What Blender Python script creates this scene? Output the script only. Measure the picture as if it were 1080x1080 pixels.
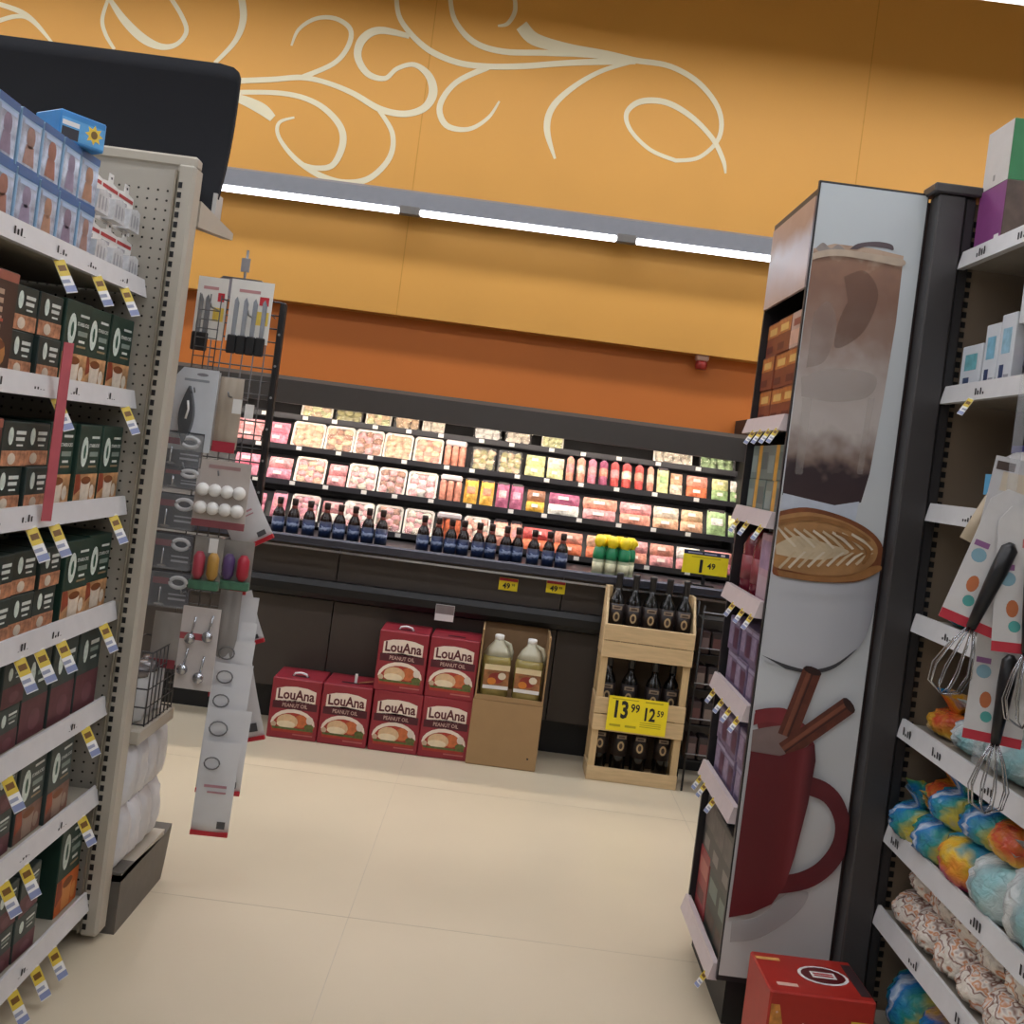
import bpy, bmesh, math, random
from mathutils import Vector, Matrix
random.seed(7)
S = bpy.context.scene
COL = S.collection
for o in list(bpy.data.objects): bpy.data.objects.remove(o, do_unlink=True)

# ------------------------------------------------------------------ camera
F = 1080.0; CZ = 1.4; ROLL = math.radians(7.4); PX, PY = 540.0, 480.0
RC, RS = math.cos(ROLL), math.sin(ROLL)
cam_d = bpy.data.cameras.new('camera'); cam = bpy.data.objects.new('camera', cam_d); COL.objects.link(cam)
cam_d.sensor_width = 36; cam_d.lens = 36.0; cam_d.shift_y = -60/1080.0; cam_d.clip_start = 0.02
cam.matrix_world = Matrix(((RC, -RS, 0, 0), (0, 0, -1, 0), (RS, RC, 0, CZ), (0, 0, 0, 1)))
S.camera = cam
# ------------------------------------------------------------------ world, exposure
w = bpy.data.worlds.new('store_ambient'); S.world = w; w.use_nodes = True
w.node_tree.nodes['Background'].inputs[0].default_value = (.95, .98, 1.0, 1)
w.node_tree.nodes['Background'].inputs[1].default_value = 0.15
S.view_settings.view_transform = 'Standard'; S.view_settings.look = 'None'
S.view_settings.gamma = 1; S.view_settings.use_curve_mapping = False
S.view_settings.exposure = -0.50
PENDANT = 18.0      # luminaire diffuser strength
STRIP = 7.0        # wall strip tubes
CASELAMP = 75.0     # lamp in the meat case canopy

def uv(px, py):
    dx, dy = px-PX, py-PY
    return dx*RC+dy*RS, dx*RS-dy*RC
def at(px, py, D):              # a point of the photo on the plane y = D
    u, v = uv(px, py)
    return u*D/F, CZ+v*D/F
def at_row(px, z, D):           # x of column px along a level line z on plane y = D
    v = (z-CZ)*F/D; dx = px-PX; dy = (dx*RS-v)/RC
    return (dx*RC+dy*RS)*D/F
def y_on_left(px, py, X):       # depth of a photo point on the plane x = X
    u, v = uv(px, py); return X*F/u
ORD = ['first','second','third','fourth','fifth','sixth','seventh','eighth','ninth','tenth','eleventh','twelfth','thirteenth',
       'fourteenth','fifteenth','sixteenth','seventeenth','eighteenth','nineteenth','twentieth','twenty-first','twenty-second',
       'twenty-third','twenty-fourth','twenty-fifth','twenty-sixth','twenty-seventh','twenty-eighth']

# ------------------------------------------------------------------ materials
def lin(h):
    h = h.lstrip('#'); r = []
    for i in (0, 2, 4):
        c = int(h[i:i+2], 16)/255.0
        r.append(c/12.92 if c <= .04045 else ((c+.055)/1.055)**2.4)
    return r
MC = {}
def mat(h, rough=.5, metal=0, var=.08, scale=25, bump=0, emit=0, alpha=1, coat=0, stretch=None):
    k = (h, rough, metal, var, scale, bump, emit, alpha, coat, stretch)
    if k in MC: return MC[k]
    m = bpy.data.materials.new('m_%s_%d' % (h.strip('#'), len(MC))); m.use_nodes = True
    nt = m.node_tree; b = nt.nodes['Principled BSDF']; c = lin(h)
    b.inputs['Roughness'].default_value = rough; b.inputs['Metallic'].default_value = metal
    if emit:
        b.inputs['Base Color'].default_value = c+[1]
        b.inputs['Emission Color'].default_value = c+[1]; b.inputs['Emission Strength'].default_value = emit
    else:
        tc = nt.nodes.new('ShaderNodeTexCoord'); n = nt.nodes.new('ShaderNodeTexNoise'); n.inputs['Scale'].default_value = scale
        n.inputs['Detail'].default_value = 3
        src = tc.outputs['Object']
        if stretch:
            mp = nt.nodes.new('ShaderNodeMapping'); mp.inputs['Scale'].default_value = stretch
            nt.links.new(src, mp.inputs[0]); src = mp.outputs[0]
        nt.links.new(src, n.inputs['Vector'])
        r = nt.nodes.new('ShaderNodeValToRGB'); r.color_ramp.elements[0].position = .3; r.color_ramp.elements[1].position = .7
        r.color_ramp.elements[0].color = [max(0, x*(1-var)) for x in c]+[1]
        r.color_ramp.elements[1].color = [min(1, x*(1+var)) for x in c]+[1]
        nt.links.new(n.outputs['Fac'], r.inputs[0]); nt.links.new(r.outputs[0], b.inputs['Base Color'])
        if bump:
            bp = nt.nodes.new('ShaderNodeBump'); bp.inputs['Strength'].default_value = bump; bp.inputs['Distance'].default_value = .01
            nt.links.new(n.outputs['Fac'], bp.inputs['Height']); nt.links.new(bp.outputs[0], b.inputs['Normal'])
    if alpha < 1: b.inputs['Alpha'].default_value = alpha
    if coat: b.inputs['Coat Weight'].default_value = coat
    MC[k] = m; return m
def ramp_mat(key, stops, axis=2, lo=0., hi=1., rough=.5, wob=0., const=False, noise_scale=8, alpha=1, bump=0):
    """colours along a local axis between lo and hi (printed or dyed bands)"""
    if key in MC: return MC[key]
    m = bpy.data.materials.new('m_'+key); m.use_nodes = True; nt = m.node_tree; b = nt.nodes['Principled BSDF']
    b.inputs['Roughness'].default_value = rough
    tc = nt.nodes.new('ShaderNodeTexCoord'); sp = nt.nodes.new('ShaderNodeSeparateXYZ'); nt.links.new(tc.outputs['Object'], sp.inputs[0])
    mr = nt.nodes.new('ShaderNodeMapRange'); mr.inputs['From Min'].default_value = lo; mr.inputs['From Max'].default_value = hi
    nt.links.new(sp.outputs[axis], mr.inputs[0]); src = mr.outputs[0]
    if wob:
        n = nt.nodes.new('ShaderNodeTexNoise'); n.inputs['Scale'].default_value = noise_scale; nt.links.new(tc.outputs['Object'], n.inputs['Vector'])
        ma = nt.nodes.new('ShaderNodeMath'); ma.operation = 'MULTIPLY_ADD'; ma.inputs[1].default_value = wob; ma.inputs[2].default_value = -wob/2
        nt.links.new(n.outputs['Fac'], ma.inputs[0])
        ad = nt.nodes.new('ShaderNodeMath'); ad.operation = 'ADD'; nt.links.new(src, ad.inputs[0]); nt.links.new(ma.outputs[0], ad.inputs[1]); src = ad.outputs[0]
    r = nt.nodes.new('ShaderNodeValToRGB'); cr = r.color_ramp
    if const: cr.interpolation = 'CONSTANT'
    while len(cr.elements) < len(stops): cr.elements.new(.5)
    for e, (p, h) in zip(cr.elements, stops): e.position = p; e.color = lin(h)+[1]
    nt.links.new(src, r.inputs[0]); nt.links.new(r.outputs[0], b.inputs['Base Color'])
    if alpha < 1: b.inputs['Alpha'].default_value = alpha
    if bump:
        n2 = nt.nodes.new('ShaderNodeTexNoise'); n2.inputs['Scale'].default_value = 34; n2.inputs['Detail'].default_value = 4; n2.inputs['Distortion'].default_value = 1.2; nt.links.new(tc.outputs['Object'], n2.inputs['Vector'])
        bp = nt.nodes.new('ShaderNodeBump'); bp.inputs['Strength'].default_value = bump; bp.inputs['Distance'].default_value = .02
        nt.links.new(n2.outputs['Fac'], bp.inputs['Height']); nt.links.new(bp.outputs[0], b.inputs['Normal'])
    MC[key] = m; return m

# ------------------------------------------------------------------ mesh builder
TXT = {}
def text_geo(s, bold=0.0):
    if (s, bold) in TXT: return TXT[(s, bold)]
    cu = bpy.data.curves.new('t', 'FONT'); cu.body = s; cu.size = 1; cu.align_x = 'CENTER'; cu.resolution_u = 2; cu.offset = bold
    ob = bpy.data.objects.new('t', cu); COL.objects.link(ob)
    dg = bpy.context.evaluated_depsgraph_get(); me = ob.evaluated_get(dg).to_mesh()
    r = ([v.co.copy() for v in me.vertices], [tuple(p.vertices) for p in me.polygons])
    bpy.data.objects.remove(ob, do_unlink=True); bpy.data.curves.remove(cu); TXT[(s, bold)] = r; return r
class MB:
    def __init__(s): s.v = []; s.f = []; s.mi = []; s.sm = []; s.ms = []; s.xf = None
    def _m(s, m):
        if m not in s.ms: s.ms.append(m)
        return s.ms.index(m)
    def add(s, vs, fs, m, smooth=False):
        b = len(s.v)
        for p in vs:
            p = Vector(p); s.v.append(tuple(s.xf @ p) if s.xf else tuple(p))
        k = s._m(m)
        for f in fs: s.f.append([b+i for i in f]); s.mi.append(k); s.sm.append(smooth)
        return s
    def box(s, x0, x1, y0, y1, z0, z1, m, bev=0):
        if bev:
            bm = bmesh.new(); bmesh.ops.create_cube(bm, size=1)
            for v in bm.verts: v.co = Vector(((x0+x1)/2+v.co.x*(x1-x0), (y0+y1)/2+v.co.y*(y1-y0), (z0+z1)/2+v.co.z*(z1-z0)))
            bmesh.ops.bevel(bm, geom=bm.edges[:], offset=bev, segments=1, affect='EDGES')
            bm.verts.index_update(); s.add([v.co for v in bm.verts], [[v.index for v in f.verts] for f in bm.faces], m); bm.free(); return s
        vs = [(x, y, z) for z in (z0, z1) for y in (y0, y1) for x in (x0, x1)]
        return s.add(vs, [(0, 2, 3, 1), (4, 5, 7, 6), (0, 1, 5, 4), (2, 6, 7, 3), (0, 4, 6, 2), (1, 3, 7, 5)], m)
    def rect(s, x0, x1, z0, z1, y, m):     # print on a front plane
        return s.add([(x0, y, z0), (x1, y, z0), (x1, y, z1), (x0, y, z1)], [(0, 1, 2, 3)], m)
    def poly(s, pts, y, m): return s.add([(x, y, z) for x, z in pts], [tuple(range(len(pts)))], m)
    def ell(s, cx, cz, rx, rz, y, m, n=14): return s.poly([(cx+rx*math.cos(2*math.pi*i/n), cz+rz*math.sin(2*math.pi*i/n)) for i in range(n)], y, m)
    def prism(s, pts, a, b, m, axis='y'):
        n = len(pts)
        def P(p, t): return {'y': (p[0], t, p[1]), 'x': (t, p[0], p[1]), 'z': (p[0], p[1], t)}[axis]
        return s.add([P(p, a) for p in pts]+[P(p, b) for p in pts],
                     [tuple(range(n)), tuple(range(2*n-1, n-1, -1))]+[(i, i+n, (i+1) % n+n, (i+1) % n) for i in range(n)], m)
    def lathe(s, prof, m, n=12, c=(0, 0, 0), smooth=True):
        vs = []; fs = []
        for r, z in prof: vs += [(c[0]+r*math.cos(2*math.pi*i/n), c[1]+r*math.sin(2*math.pi*i/n), c[2]+z) for i in range(n)]
        for k in range(len(prof)-1):
            for i in range(n): fs.append((k*n+i, k*n+(i+1) % n, (k+1)*n+(i+1) % n, (k+1)*n+i))
        fs.append(tuple(range(n-1, -1, -1))); fs.append(tuple((len(prof)-1)*n+i for i in range(n)))
        return s.add(vs, fs, m, smooth)
    def tube(s, pts, r, m, n=6, closed=False, smooth=True):
        pts = [Vector(p) for p in pts]; L = len(pts); vs = []; fs = []; rr = r if isinstance(r, (list, tuple)) else [r]*L
        for i, p in enumerate(pts):
            a = pts[i-1] if i or closed else p; b = pts[(i+1) % L] if i < L-1 or closed else p
            t = (b-a).normalized(); q = Vector((0, 0, 1)) if abs(t.z) < .9 else Vector((1, 0, 0))
            e1 = t.cross(q).normalized(); e2 = t.cross(e1)
            vs += [p+(e1*math.cos(2*math.pi*k/n)+e2*math.sin(2*math.pi*k/n))*rr[i] for k in range(n)]
        for i in range(L if closed else L-1):
            j = (i+1) % L
            for k in range(n): fs.append((i*n+k, j*n+k, j*n+(k+1) % n, i*n+(k+1) % n))
        if not closed: fs += [tuple(range(n)), tuple((L-1)*n+k for k in range(n-1, -1, -1))]
        return s.add(vs, fs, m, smooth)
    def ball(s, c, rx, ry, rz, m, nu=10, nv=6, jit=0):
        vs = [(c[0], c[1], c[2]-rz)]; fs = []
        for j in range(1, nv):
            t = math.pi*j/nv
            for i in range(nu):
                p = 2*math.pi*i/nu; k = 1+random.uniform(-jit, jit)
                vs.append((c[0]+rx*k*math.sin(t)*math.cos(p), c[1]+ry*k*math.sin(t)*math.sin(p), c[2]-rz*k*math.cos(t)))
        vs.append((c[0], c[1], c[2]+rz)); e = len(vs)-1
        for i in range(nu):
            fs.append((0, 1+(i+1) % nu, 1+i)); fs.append((e, 1+(nv-2)*nu+i, 1+(nv-2)*nu+(i+1) % nu))
            for j in range(nv-2): fs.append((1+j*nu+i, 1+j*nu+(i+1) % nu, 1+(j+1)*nu+(i+1) % nu, 1+(j+1)*nu+i))
        return s.add(vs, fs, m, True)
    def text(s, t, x, z, size, y, m, bold=0.0, sx=1.0):
        vs, fs = text_geo(t, bold)
        return s.add([(x+p.x*size*sx, y, z+p.y*size) for p in vs], fs, m)
    def mesh(s, name='mesh'):
        me = bpy.data.meshes.new(name); me.from_pydata(s.v, [], s.f)
        for m in s.ms: me.materials.append(m)
        me.polygons.foreach_set('material_index', s.mi); me.polygons.foreach_set('use_smooth', s.sm); me.update(); return me
    def obj(s, name, parent=None, kind=None):
        return mo(name, s.mesh(name), parent, kind)
def mo(name, me, parent=None, kind=None, loc=None, rot=None):
    o = bpy.data.objects.new(name, me); COL.objects.link(o); o.parent = parent
    if kind: o['kind'] = kind
    if loc is not None: o.location = loc
    if rot is not None: o.rotation_euler = rot
    return o
def tag(o, label, cat, group=None):
    o['label'] = label; o['category'] = cat
    if group: o['group'] = group
    return o
def thing(name, label, cat, loc=(0, 0, 0), rot=(0, 0, 0), group=None):
    return tag(mo(name, None, None, None, loc, rot), label, cat, group)
def put(name, label, cat, parts, loc, rz=0, rx=0, group=None, ry=0):
    """parts: a mesh (a thing of one mesh) or [(part name, mesh, [(sub name, mesh)])]"""
    if not isinstance(parts, list):
        return tag(mo(name, parts, None, None, loc, (rx, ry, rz)), label, cat, group)
    t = thing(name, label, cat, loc, (rx, ry, rz), group)
    for p in parts:
        c = mo(p[0], p[1], t)
        for q in (p[2] if len(p) > 2 else []): mo(q[0], q[1], c)
    return t
HP = math.pi/2

# common materials
BLACK = mat('#0d0d0f', .5); DARK = mat('#1c1b1c', .5); INK = mat('#1a1a1c', .6, var=0); WHITE = mat('#e6e4e0', .5, var=.03)
PAPER = mat('#dcdad6', .6, var=.03); YEL = mat('#f2dc1e', .5, var=.03); RED = mat('#b3202c', .45, var=.04)
CHROME = mat('#b9bcc2', .25, 1, .03); STEEL = mat('#8d8e92', .35, .8, .05); BEIGE = mat('#aea799', .5, var=.03, scale=6)
LIPW = mat('#c9c8c8', .45, var=.03); NAVY = mat('#20264e', .5); CLEAR = mat('#dfe4ea', .06, alpha=.16, var=.02); GREY = mat('#6d6c6c', .5)
FILM = mat('#ffffff', .06, alpha=.10, var=0)

# ================================================================== THE SETTING
def structure(name, mb): return mb.obj(name, None, 'structure')
WY = 5.55; OY = 5.66          # face of the yellow bulkhead, of the orange wall below it
fm = mat('#c9bca3', .30, var=.05, scale=1.3)
mb = MB(); mb.box(-8, 8, -6, 6.2, -.1, 0, fm); fl = structure('floor', mb)
m_ = MB(); sm = mat('#bbb09c', .4)
for x in (-1.5, -.3, .9, 2.1): m_.box(x-.0012, x+.0012, -6, 4.8, .0001, .0005, sm)
for y in (.55, 1.77, 2.99, 4.21): m_.box(-7.9, 7.9, y-.0012, y+.0012, .0001, .0005, sm)
m_.obj('floor_seam', fl)
YW = mat('#cf9640', .6, var=.05, scale=.9); OR = mat('#c86f24', .6, var=.05, scale=1.2)
ww = MB(); ww.box(-8, 8, OY, 6.1, 0, 2.1, OR); wb = structure('wall_back', ww)
b = MB(); z0 = CZ+131*WY/F; b.box(-8, 8, WY, 6.1, z0, 4.9, YW); b.obj('bulkhead', wb)
for px, py in ((439, 170), (925, 20)):
    x, z = at(px, py, WY); s = MB(); s.box(x-.0025, x+.0025, WY-.001, WY+.01, z0, 4.85, mat('#b98530', .7)); s.obj('panel_seam', wb)
CEIL = mat('#c9c8c4', .8, var=.03)
mb = MB(); mb.box(-8, 8, -6, 6.1, 4.9, 5.0, CEIL); structure('ceiling', mb)
WL = mat('#b9b8b4', .8, var=.03)
mb = MB(); mb.box(-8.1, -8, -6, 6.1, 0, 5, WL); structure('wall_left', mb)
mb = MB(); mb.box(8, 8.1, -6, 6.1, 0, 5, WL); structure('wall_right', mb)
mb = MB(); mb.box(-8.1, 8.1, -6.1, -6, 0, 5, WL); structure('wall_front', mb)

# ---- painted scrollwork on the bulkhead
def smooth_path(pts, n=6):
    out = []
    P = [pts[0]]+pts+[pts[-1]]
    for i in range(1, len(P)-2):
        p0, p1, p2, p3 = P[i-1], P[i], P[i+1], P[i+2]
        for k in range(n):
            t = k/n
            out.append(tuple(.5*((2*p1[j])+(-p0[j]+p2[j])*t+(2*p0[j]-5*p1[j]+4*p2[j]-p3[j])*t*t+(-p0[j]+3*p1[j]-3*p2[j]+p3[j])*t**3) for j in range(3)))
    out.append(tuple(pts[-1])); return out
CREAM = mat('#d9d0b0', .6, var=.03, scale=4)
mural = thing('scrollwork_mural', 'large cream scrollwork vines painted on the yellow upper wall', 'mural', (0, WY, 2.6))
def stroke(pts, ws, k, ox, oy, lay):
    n = len(pts); W = []
    for i in range(n):
        t = i/(n-1)*(len(ws)-1); a = int(min(t, len(ws)-2)) if len(ws) > 1 else 0
        W.append(ws[0] if len(ws) == 1 else ws[a]+(ws[a+1]-ws[a])*(t-a))
    q = smooth_path([(ox+x/k, oy+y/k, w_/k) for (x, y), w_ in zip(pts, W)])
    vs = []; fs = []; y1 = -.002-lay*.0004
    for i, (x, y, w_) in enumerate(q):
        a = q[max(0, i-1)]; c = q[min(len(q)-1, i+1)]; d = Vector((c[0]-a[0], c[1]-a[1])).normalized() if c != a else Vector((1, 0)); nn = Vector((-d.y, d.x))*w_/2
        for sg in (-1, 1):
            X, Z = at(x+nn.x*sg, y+nn.y*sg, WY); vs += [(X, y1, Z-2.6), (X, -.0004, Z-2.6)]
    for i in range(len(q)-1):
        e = i*4; fs += [(e, e+4, e+6, e+2), (e, e+1, e+5, e+4), (e+2, e+6, e+7, e+3)]
    fs += [(0, 2, 3, 1)]; e = (len(q)-1)*4; fs += [(e, e+1, e+3, e+2)]
    MB().add(vs, fs, CREAM).obj('stroke', mural)
R_ = 1.929
ST = [([(598,52),(625,80),(690,98),(770,110),(830,123),(900,135),(960,170),(1000,225),(1000,280),(960,320),(910,327)], [26,26,20,14,12,11,11,10,9,8,8]),
 ([(912,327),(860,305),(820,265),(812,230),(840,207),(890,208),(940,235),(985,280),(1008,325),(1013,353)], [8,8,8,10,12,12,11,10,9,4]),
 ([(452,-14),(462,40),(500,85),(560,105),(650,108),(740,112),(830,124)], [9,10,12,12,12,12,12]),
 ([(343,-14),(352,40),(400,95),(460,125),(520,135),(600,135),(700,128),(830,124)], [9,10,12,12,12,12,12,14]),
 ([(530,137),(465,168),(432,215),(445,255),(490,263),(530,240),(553,206)], [12,11,12,12,9,7,4]),
 ([(830,124),(760,145),(700,180),(660,220),(650,265),(666,323)], [8,9,11,13,13,5]),
 ([(583,-14),(585,22),(570,48),(550,53)], [8,9,8,4]),
 ([(370,74),(310,62),(275,80),(265,115),(285,150),(320,160),(345,140),(380,132),(410,155),(418,190),(400,220),(360,232),(310,222),(255,190),(200,168),(150,158),(90,162),(-10,166)], [10,15,17,15,13,10,9,10,15,18,15,13,13,11,10,11,11,12]),
 ([(130,93),(145,60),(180,38),(220,38),(250,60),(245,95),(215,130),(150,158)], [4,7,8,9,10,10,10,10]),
 ([(305,220),(335,270),(330,320),(290,362),(240,372),(190,358),(140,325),(105,280),(105,250),(136,239)], [8,10,11,12,13,12,10,8,7,4]),
 ([(-10,188),(110,190),(180,210),(225,250),(235,290),(215,335),(180,342),(148,332)], [9,10,11,13,14,12,10,6]),
 ([(-10,192),(30,203),(70,222),(92,241)], [8,18,23,16])]
for i, (p, ws) in enumerate(ST): stroke(p, ws, R_, 240, 0, i % 4)
ST2 = [([(345,-10),(324,60),(335,110),(362,156)], [10,12,12,10]), ([(343,-10),(390,60),(450,120),(510,148),(560,140),(590,100),(575,50),(538,-10)], [12,24,28,20,14,14,14,14]),
 ([(764,-10),(770,60),(745,130),(680,200)], [22,22,16,12]), ([(-30,5),(60,35),(110,70),(165,135)], [14,16,14,8]), ([(-30,75),(50,52),(100,65),(165,135)], [14,14,12,8])]
for i, (p, ws) in enumerate(ST2): stroke(p, ws, 3.0, 0, 0, i % 4)

# ---- strip light along the bulkhead
HOUS = mat('#7f8187', .4, .3, .03)
xL, zL = at(245, 190, WY-.12); DL = WY-.12
zt = CZ+249*DL/F
sl = thing('wall_strip_light', 'long grey strip light with white tubes running along the yellow wall', 'light', (0, DL, zt))
def X(px, py): return at(px, py, DL)[0]
xe0, xe1 = -3.4, 2.6
h = MB(); h.prism([(0, 0), (.02, -.055), (.0, -.058), (-.03, -.03), (-.03, .055), (.0, .072), (.12, .072), (.12, 0)], xe0, xe1, HOUS, 'x'); h.obj('housing', sl)
TUBE = mat('#f6f8ff', .4, emit=STRIP)
segs = [(-3.3, -2.62), (-2.52, X(422, 222)), (X(443, 226), X(650, 254)), (X(670, 257), X(670, 257)+1.12), (X(670, 257)+1.22, 2.5)]
for a, c in segs: t = MB(); t.box(a, c, -.034, .012, -.060, -.030, TUBE, .008); t.obj('tube', sl)
for (a, c), (d, e) in zip(segs, segs[1:]): j = MB(); j.box(c, d, -.036, .015, -.064, -.02, mat('#6a6662', .5), .004); j.obj('joint_cover', sl)

# ---- pendant luminaires (one row shows at the top right corner)
DIFF = mat('#f3f6ff', .4, emit=PENDANT)
for i, (y, lab) in enumerate(((4.62, 'long white pendant light row at the top right corner near the yellow wall'), (2.1, 'long white pendant light row above the aisle shelves'),
                             (-.5, 'long white pendant light row overhead behind the viewer'), (-3.2, 'rearmost long white pendant light row'))):
    p = thing('pendant_light', lab, 'light', (0, y, 3.79))
    hs = MB(); hs.prism([(-.16, 0), (-.165, .0), (-.13, .11), (.13, .11), (.165, 0), (.16, 0), (.122, .10), (-.122, .10)], -7, 7, mat('#dad8d2', .5), 'x'); hs.obj('housing', p)
    d = MB(); d.box(-6.98, 6.98, -.125, .125, .012, .02, DIFF); d.obj('diffuser', p)
    for x in (-6, -2, 2, 6): c = MB(); c.tube([(x, 0, .1), (x, 0, 1.11)], .006, STEEL); c.obj('suspension_rod', p)

# ---- fire strobe below the bulkhead
x, z = at(740, 381, 5.6)
st = thing('fire_strobe', 'small white and red fire strobe under the yellow bulkhead edge', 'alarm', (x, 5.6, z))
MB().box(-.035, .035, -.03, .03, 0, .06, mat('#c9a08a', .5), .008).obj('base', st)
MB().lathe([(.03, -.045), (.034, -.02), (.03, 0)], mat('#a8332a', .3, alpha=.8), 12).obj('lens', st)

# ================================================================== MEAT CASE
CX0, CX1 = -3.2, 1.2
case = thing('refrigerated_display_case', 'long dark open refrigerated meat case along the back wall', 'display case', (0, 4.9, 0))
CASE = mat('#3b332d', .5, var=.05, scale=3); CANO = mat('#3d3936', .45, var=.03); CBLK = mat('#030304', .45)
def P(mb, name, par=case):
    o = mb.obj(name, par); return o
yo = -4.9
def cbox(x0, x1, y0, y1, z0, z1, m, name, bev=0, par=case): return P(MB().box(x0, x1, y0+yo, y1+yo, z0, z1, m, bev), name, par)
cbox(CX0, CX1, 4.95, 5.7, 0, .2, BLACK, 'toe_kick')
xs = [CX0, -1.9, -.75, .32, CX1]
for a, c in zip(xs, xs[1:]): cbox(a+.003, c-.003, 4.87, 5.0, .17, .60, CASE, 'lower_panel')
for a, c in zip(xs, xs[1:]): cbox(a+.003, c-.003, 4.86, 5.0, .665, .868, CASE, 'front_panel')
b = MB(); b.prism([(-.09, .615), (-.105, .64), (-.105, .675), (-.09, .70), (-.03, .70), (-.03, .615)], CX0, CX1, CBLK, 'x'); P(b, 'bumper_rail')
cbox(CX0, CX1, 4.80, 5.26, .868, .888, mat('#26262b', .35), 'ledge')
b = MB(); b.prism([(-.115, .862), (-.12, .87), (-.12, .895), (-.11, .903), (-.095, .903), (-.095, .862)], CX0, CX1, mat('#4a4b55', .3, .6), 'x'); P(b, 'ledge_nose')
cbox(CX0, CX1, 4.776, 4.79, .842, .852, CHROME, 'trim_rail')
cbox(CX0, CX1, 5.60, 5.65, 0, 1.64, mat('#141315', .6), 'back_wall')
b = MB(); b.prism([(.10, 1.512), (.10, 1.625), (.14, 1.645), (.75, 1.645), (.75, 1.60), (.2, 1.56), (.16, 1.512)], CX0, CX1, CANO, 'x'); P(b, 'canopy')
cbox(CX1, CX1+.06, 4.86, 5.65, 0, 1.745, DARK, 'end_panel'); cbox(CX0-.06, CX0, 4.86, 5.65, 0, 1.745, DARK, 'end_panel')
cbox(CX0, CX1, 5.095, 5.125, 1.538, 1.552, mat('#fff0e0', .4, emit=CASELAMP), 'canopy_lamp')
LEAN = math.radians(24)
ROWS = [(5.44, 1.462), (5.38, 1.300), (5.32, 1.118), (5.26, .925)]
RAIL = mat('#2a2a30', .4)
for k, (ry, rz_) in enumerate(ROWS):
    sh = MB(); dy, dz = math.sin(LEAN)*.17, math.cos(LEAN)*.17
    sh.prism([(ry+yo-.006, rz_-.012), (ry+yo-.006, rz_-.004), (ry+yo+.04, rz_-.004), (ry+dy+yo+.06, rz_+dz*.8), (5.60+yo, rz_+dz*.8), (5.60+yo, rz_+dz*.8-.01), (ry+dy+yo+.06, rz_+dz*.8-.012), (ry+yo+.045, rz_-.012)], CX0, CX1, DARK, 'x')
    s = P(sh, 'shelf')
    MB().box(CX0, CX1, ry+yo-.010, ry+yo-.006, rz_-.022, rz_+.006, RAIL).obj('price_rail', s)
    if k < 3: MB().box(CX0, CX1, ry+yo+.004, ry+yo+.014, rz_-.019, rz_-.013, mat('#fff0ec', .4, emit=9)).obj('shelf_lamp', s)
    for i in range(14):
        x = -1.5+i*.19+random.uniform(-.03, .03)
        MB().box(x-.014, x+.014, ry+yo-.012, ry+yo-.0102, rz_-.018, rz_+.002, PAPER).obj('price_tag', s)
# tags on the fascia, holder on the bumper
for px, py in ((536, 617), (586, 620)):
    x, z = at(px, py, 4.86); t = MB(); t.box(x-.045, x+.045, -.045, -.0405, z-.026, z+.033, YEL); t.rect(x-.044, x+.044, z+.018, z+.032, -.0456, RED)
    t.text('49', x-.008, z-.016, .036, -.0456, INK, .03); t.text('99', x+.024, z-.004, .017, -.0456, INK, .01); P(t, 'price_label')
x, z = at(469, 646, 4.79); t = MB(); t.box(x-.044, x+.044, -.112, -.1055, z-.04, z+.035, PAPER); t.rect(x-.043, x+.043, z-.008, z+.034, -.1126, mat('#7d7371', .5)); P(t, 'tag_holder')
# big price sign on the ledge
(xa, za), (xb, zb) = at(721, 583, 5.0), at(767, 603, 5.0)
t = MB(); W2 = .11; t.box(-W2, W2, -.003, .003, 0, .112, YEL); t.rect(-W2, W2, .092, .112, -.0036, NAVY); t.rect(-.09, -.02, .098, .104, -.004, mat('#9a9cb4', .5)); t.rect(-.01, .05, .098, .104, -.004, mat('#9a9cb4', .5)); t.rect(.07, .09, .097, .106, -.004, PAPER)
t.text('1', -.022, .008, .09, -.004, INK, .015); t.rect(-.027, -.013, .008, .07, -.0044, INK); t.text('49', .03, .03, .04, -.004, INK, .02); t.rect(-.07, .07, .079, .083, -.004, mat('#b5a412', .6))
sgn = put('price_sign', 'yellow 1.49 price sign with navy header in front of the meat', 'sign', [('board', t.mesh()), ('stem', MB().box(-.008, .008, -.002, .006, -.055, .0, BLACK).box(-.05, .05, -.02, .03, -.0555, -.05, BLACK).mesh())], (at(744, 594, 4.98)[0], 4.98, .944))

# ---- meat packages
MT = {'pink': '#d98c8e', 'rose': '#d9788f', 'cream': '#d9b389', 'peach': '#dfa07c', 'brown': '#8f5a3e', 'beige': '#cfae84', 'orange': '#e0643a', 'yellow': '#e0a02c',
      'purple': '#9a4468', 'green': '#93b878', 'olive': '#8f8a4a', 'pale': '#e2cdb8', 'lime': '#cdd08e', 'salmon': '#e08a72', 'white': '#e4d8cf', 'red': '#c9423e'}
NAMES = {'pink': 'pink', 'rose': 'rose pink', 'cream': 'cream', 'peach': 'peach', 'brown': 'brown', 'beige': 'beige', 'orange': 'orange', 'yellow': 'yellow', 'purple': 'purple pink',
         'green': 'pale green', 'olive': 'olive green', 'pale': 'pale', 'lime': 'pale yellow green', 'salmon': 'salmon', 'white': 'whitish', 'red': 'red'}
def meat(c): return mat('#'+''.join('%02x' % int(int(MT[c][i:i+2], 16)*.86+q*.14) for i, q in ((1, 255), (3, 236), (5, 230))), .3, var=.42, scale=48, bump=.5)
FOAM = mat('#e5ded2', .6, var=.03); FOAMB = mat('#2a2627', .5)
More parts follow.
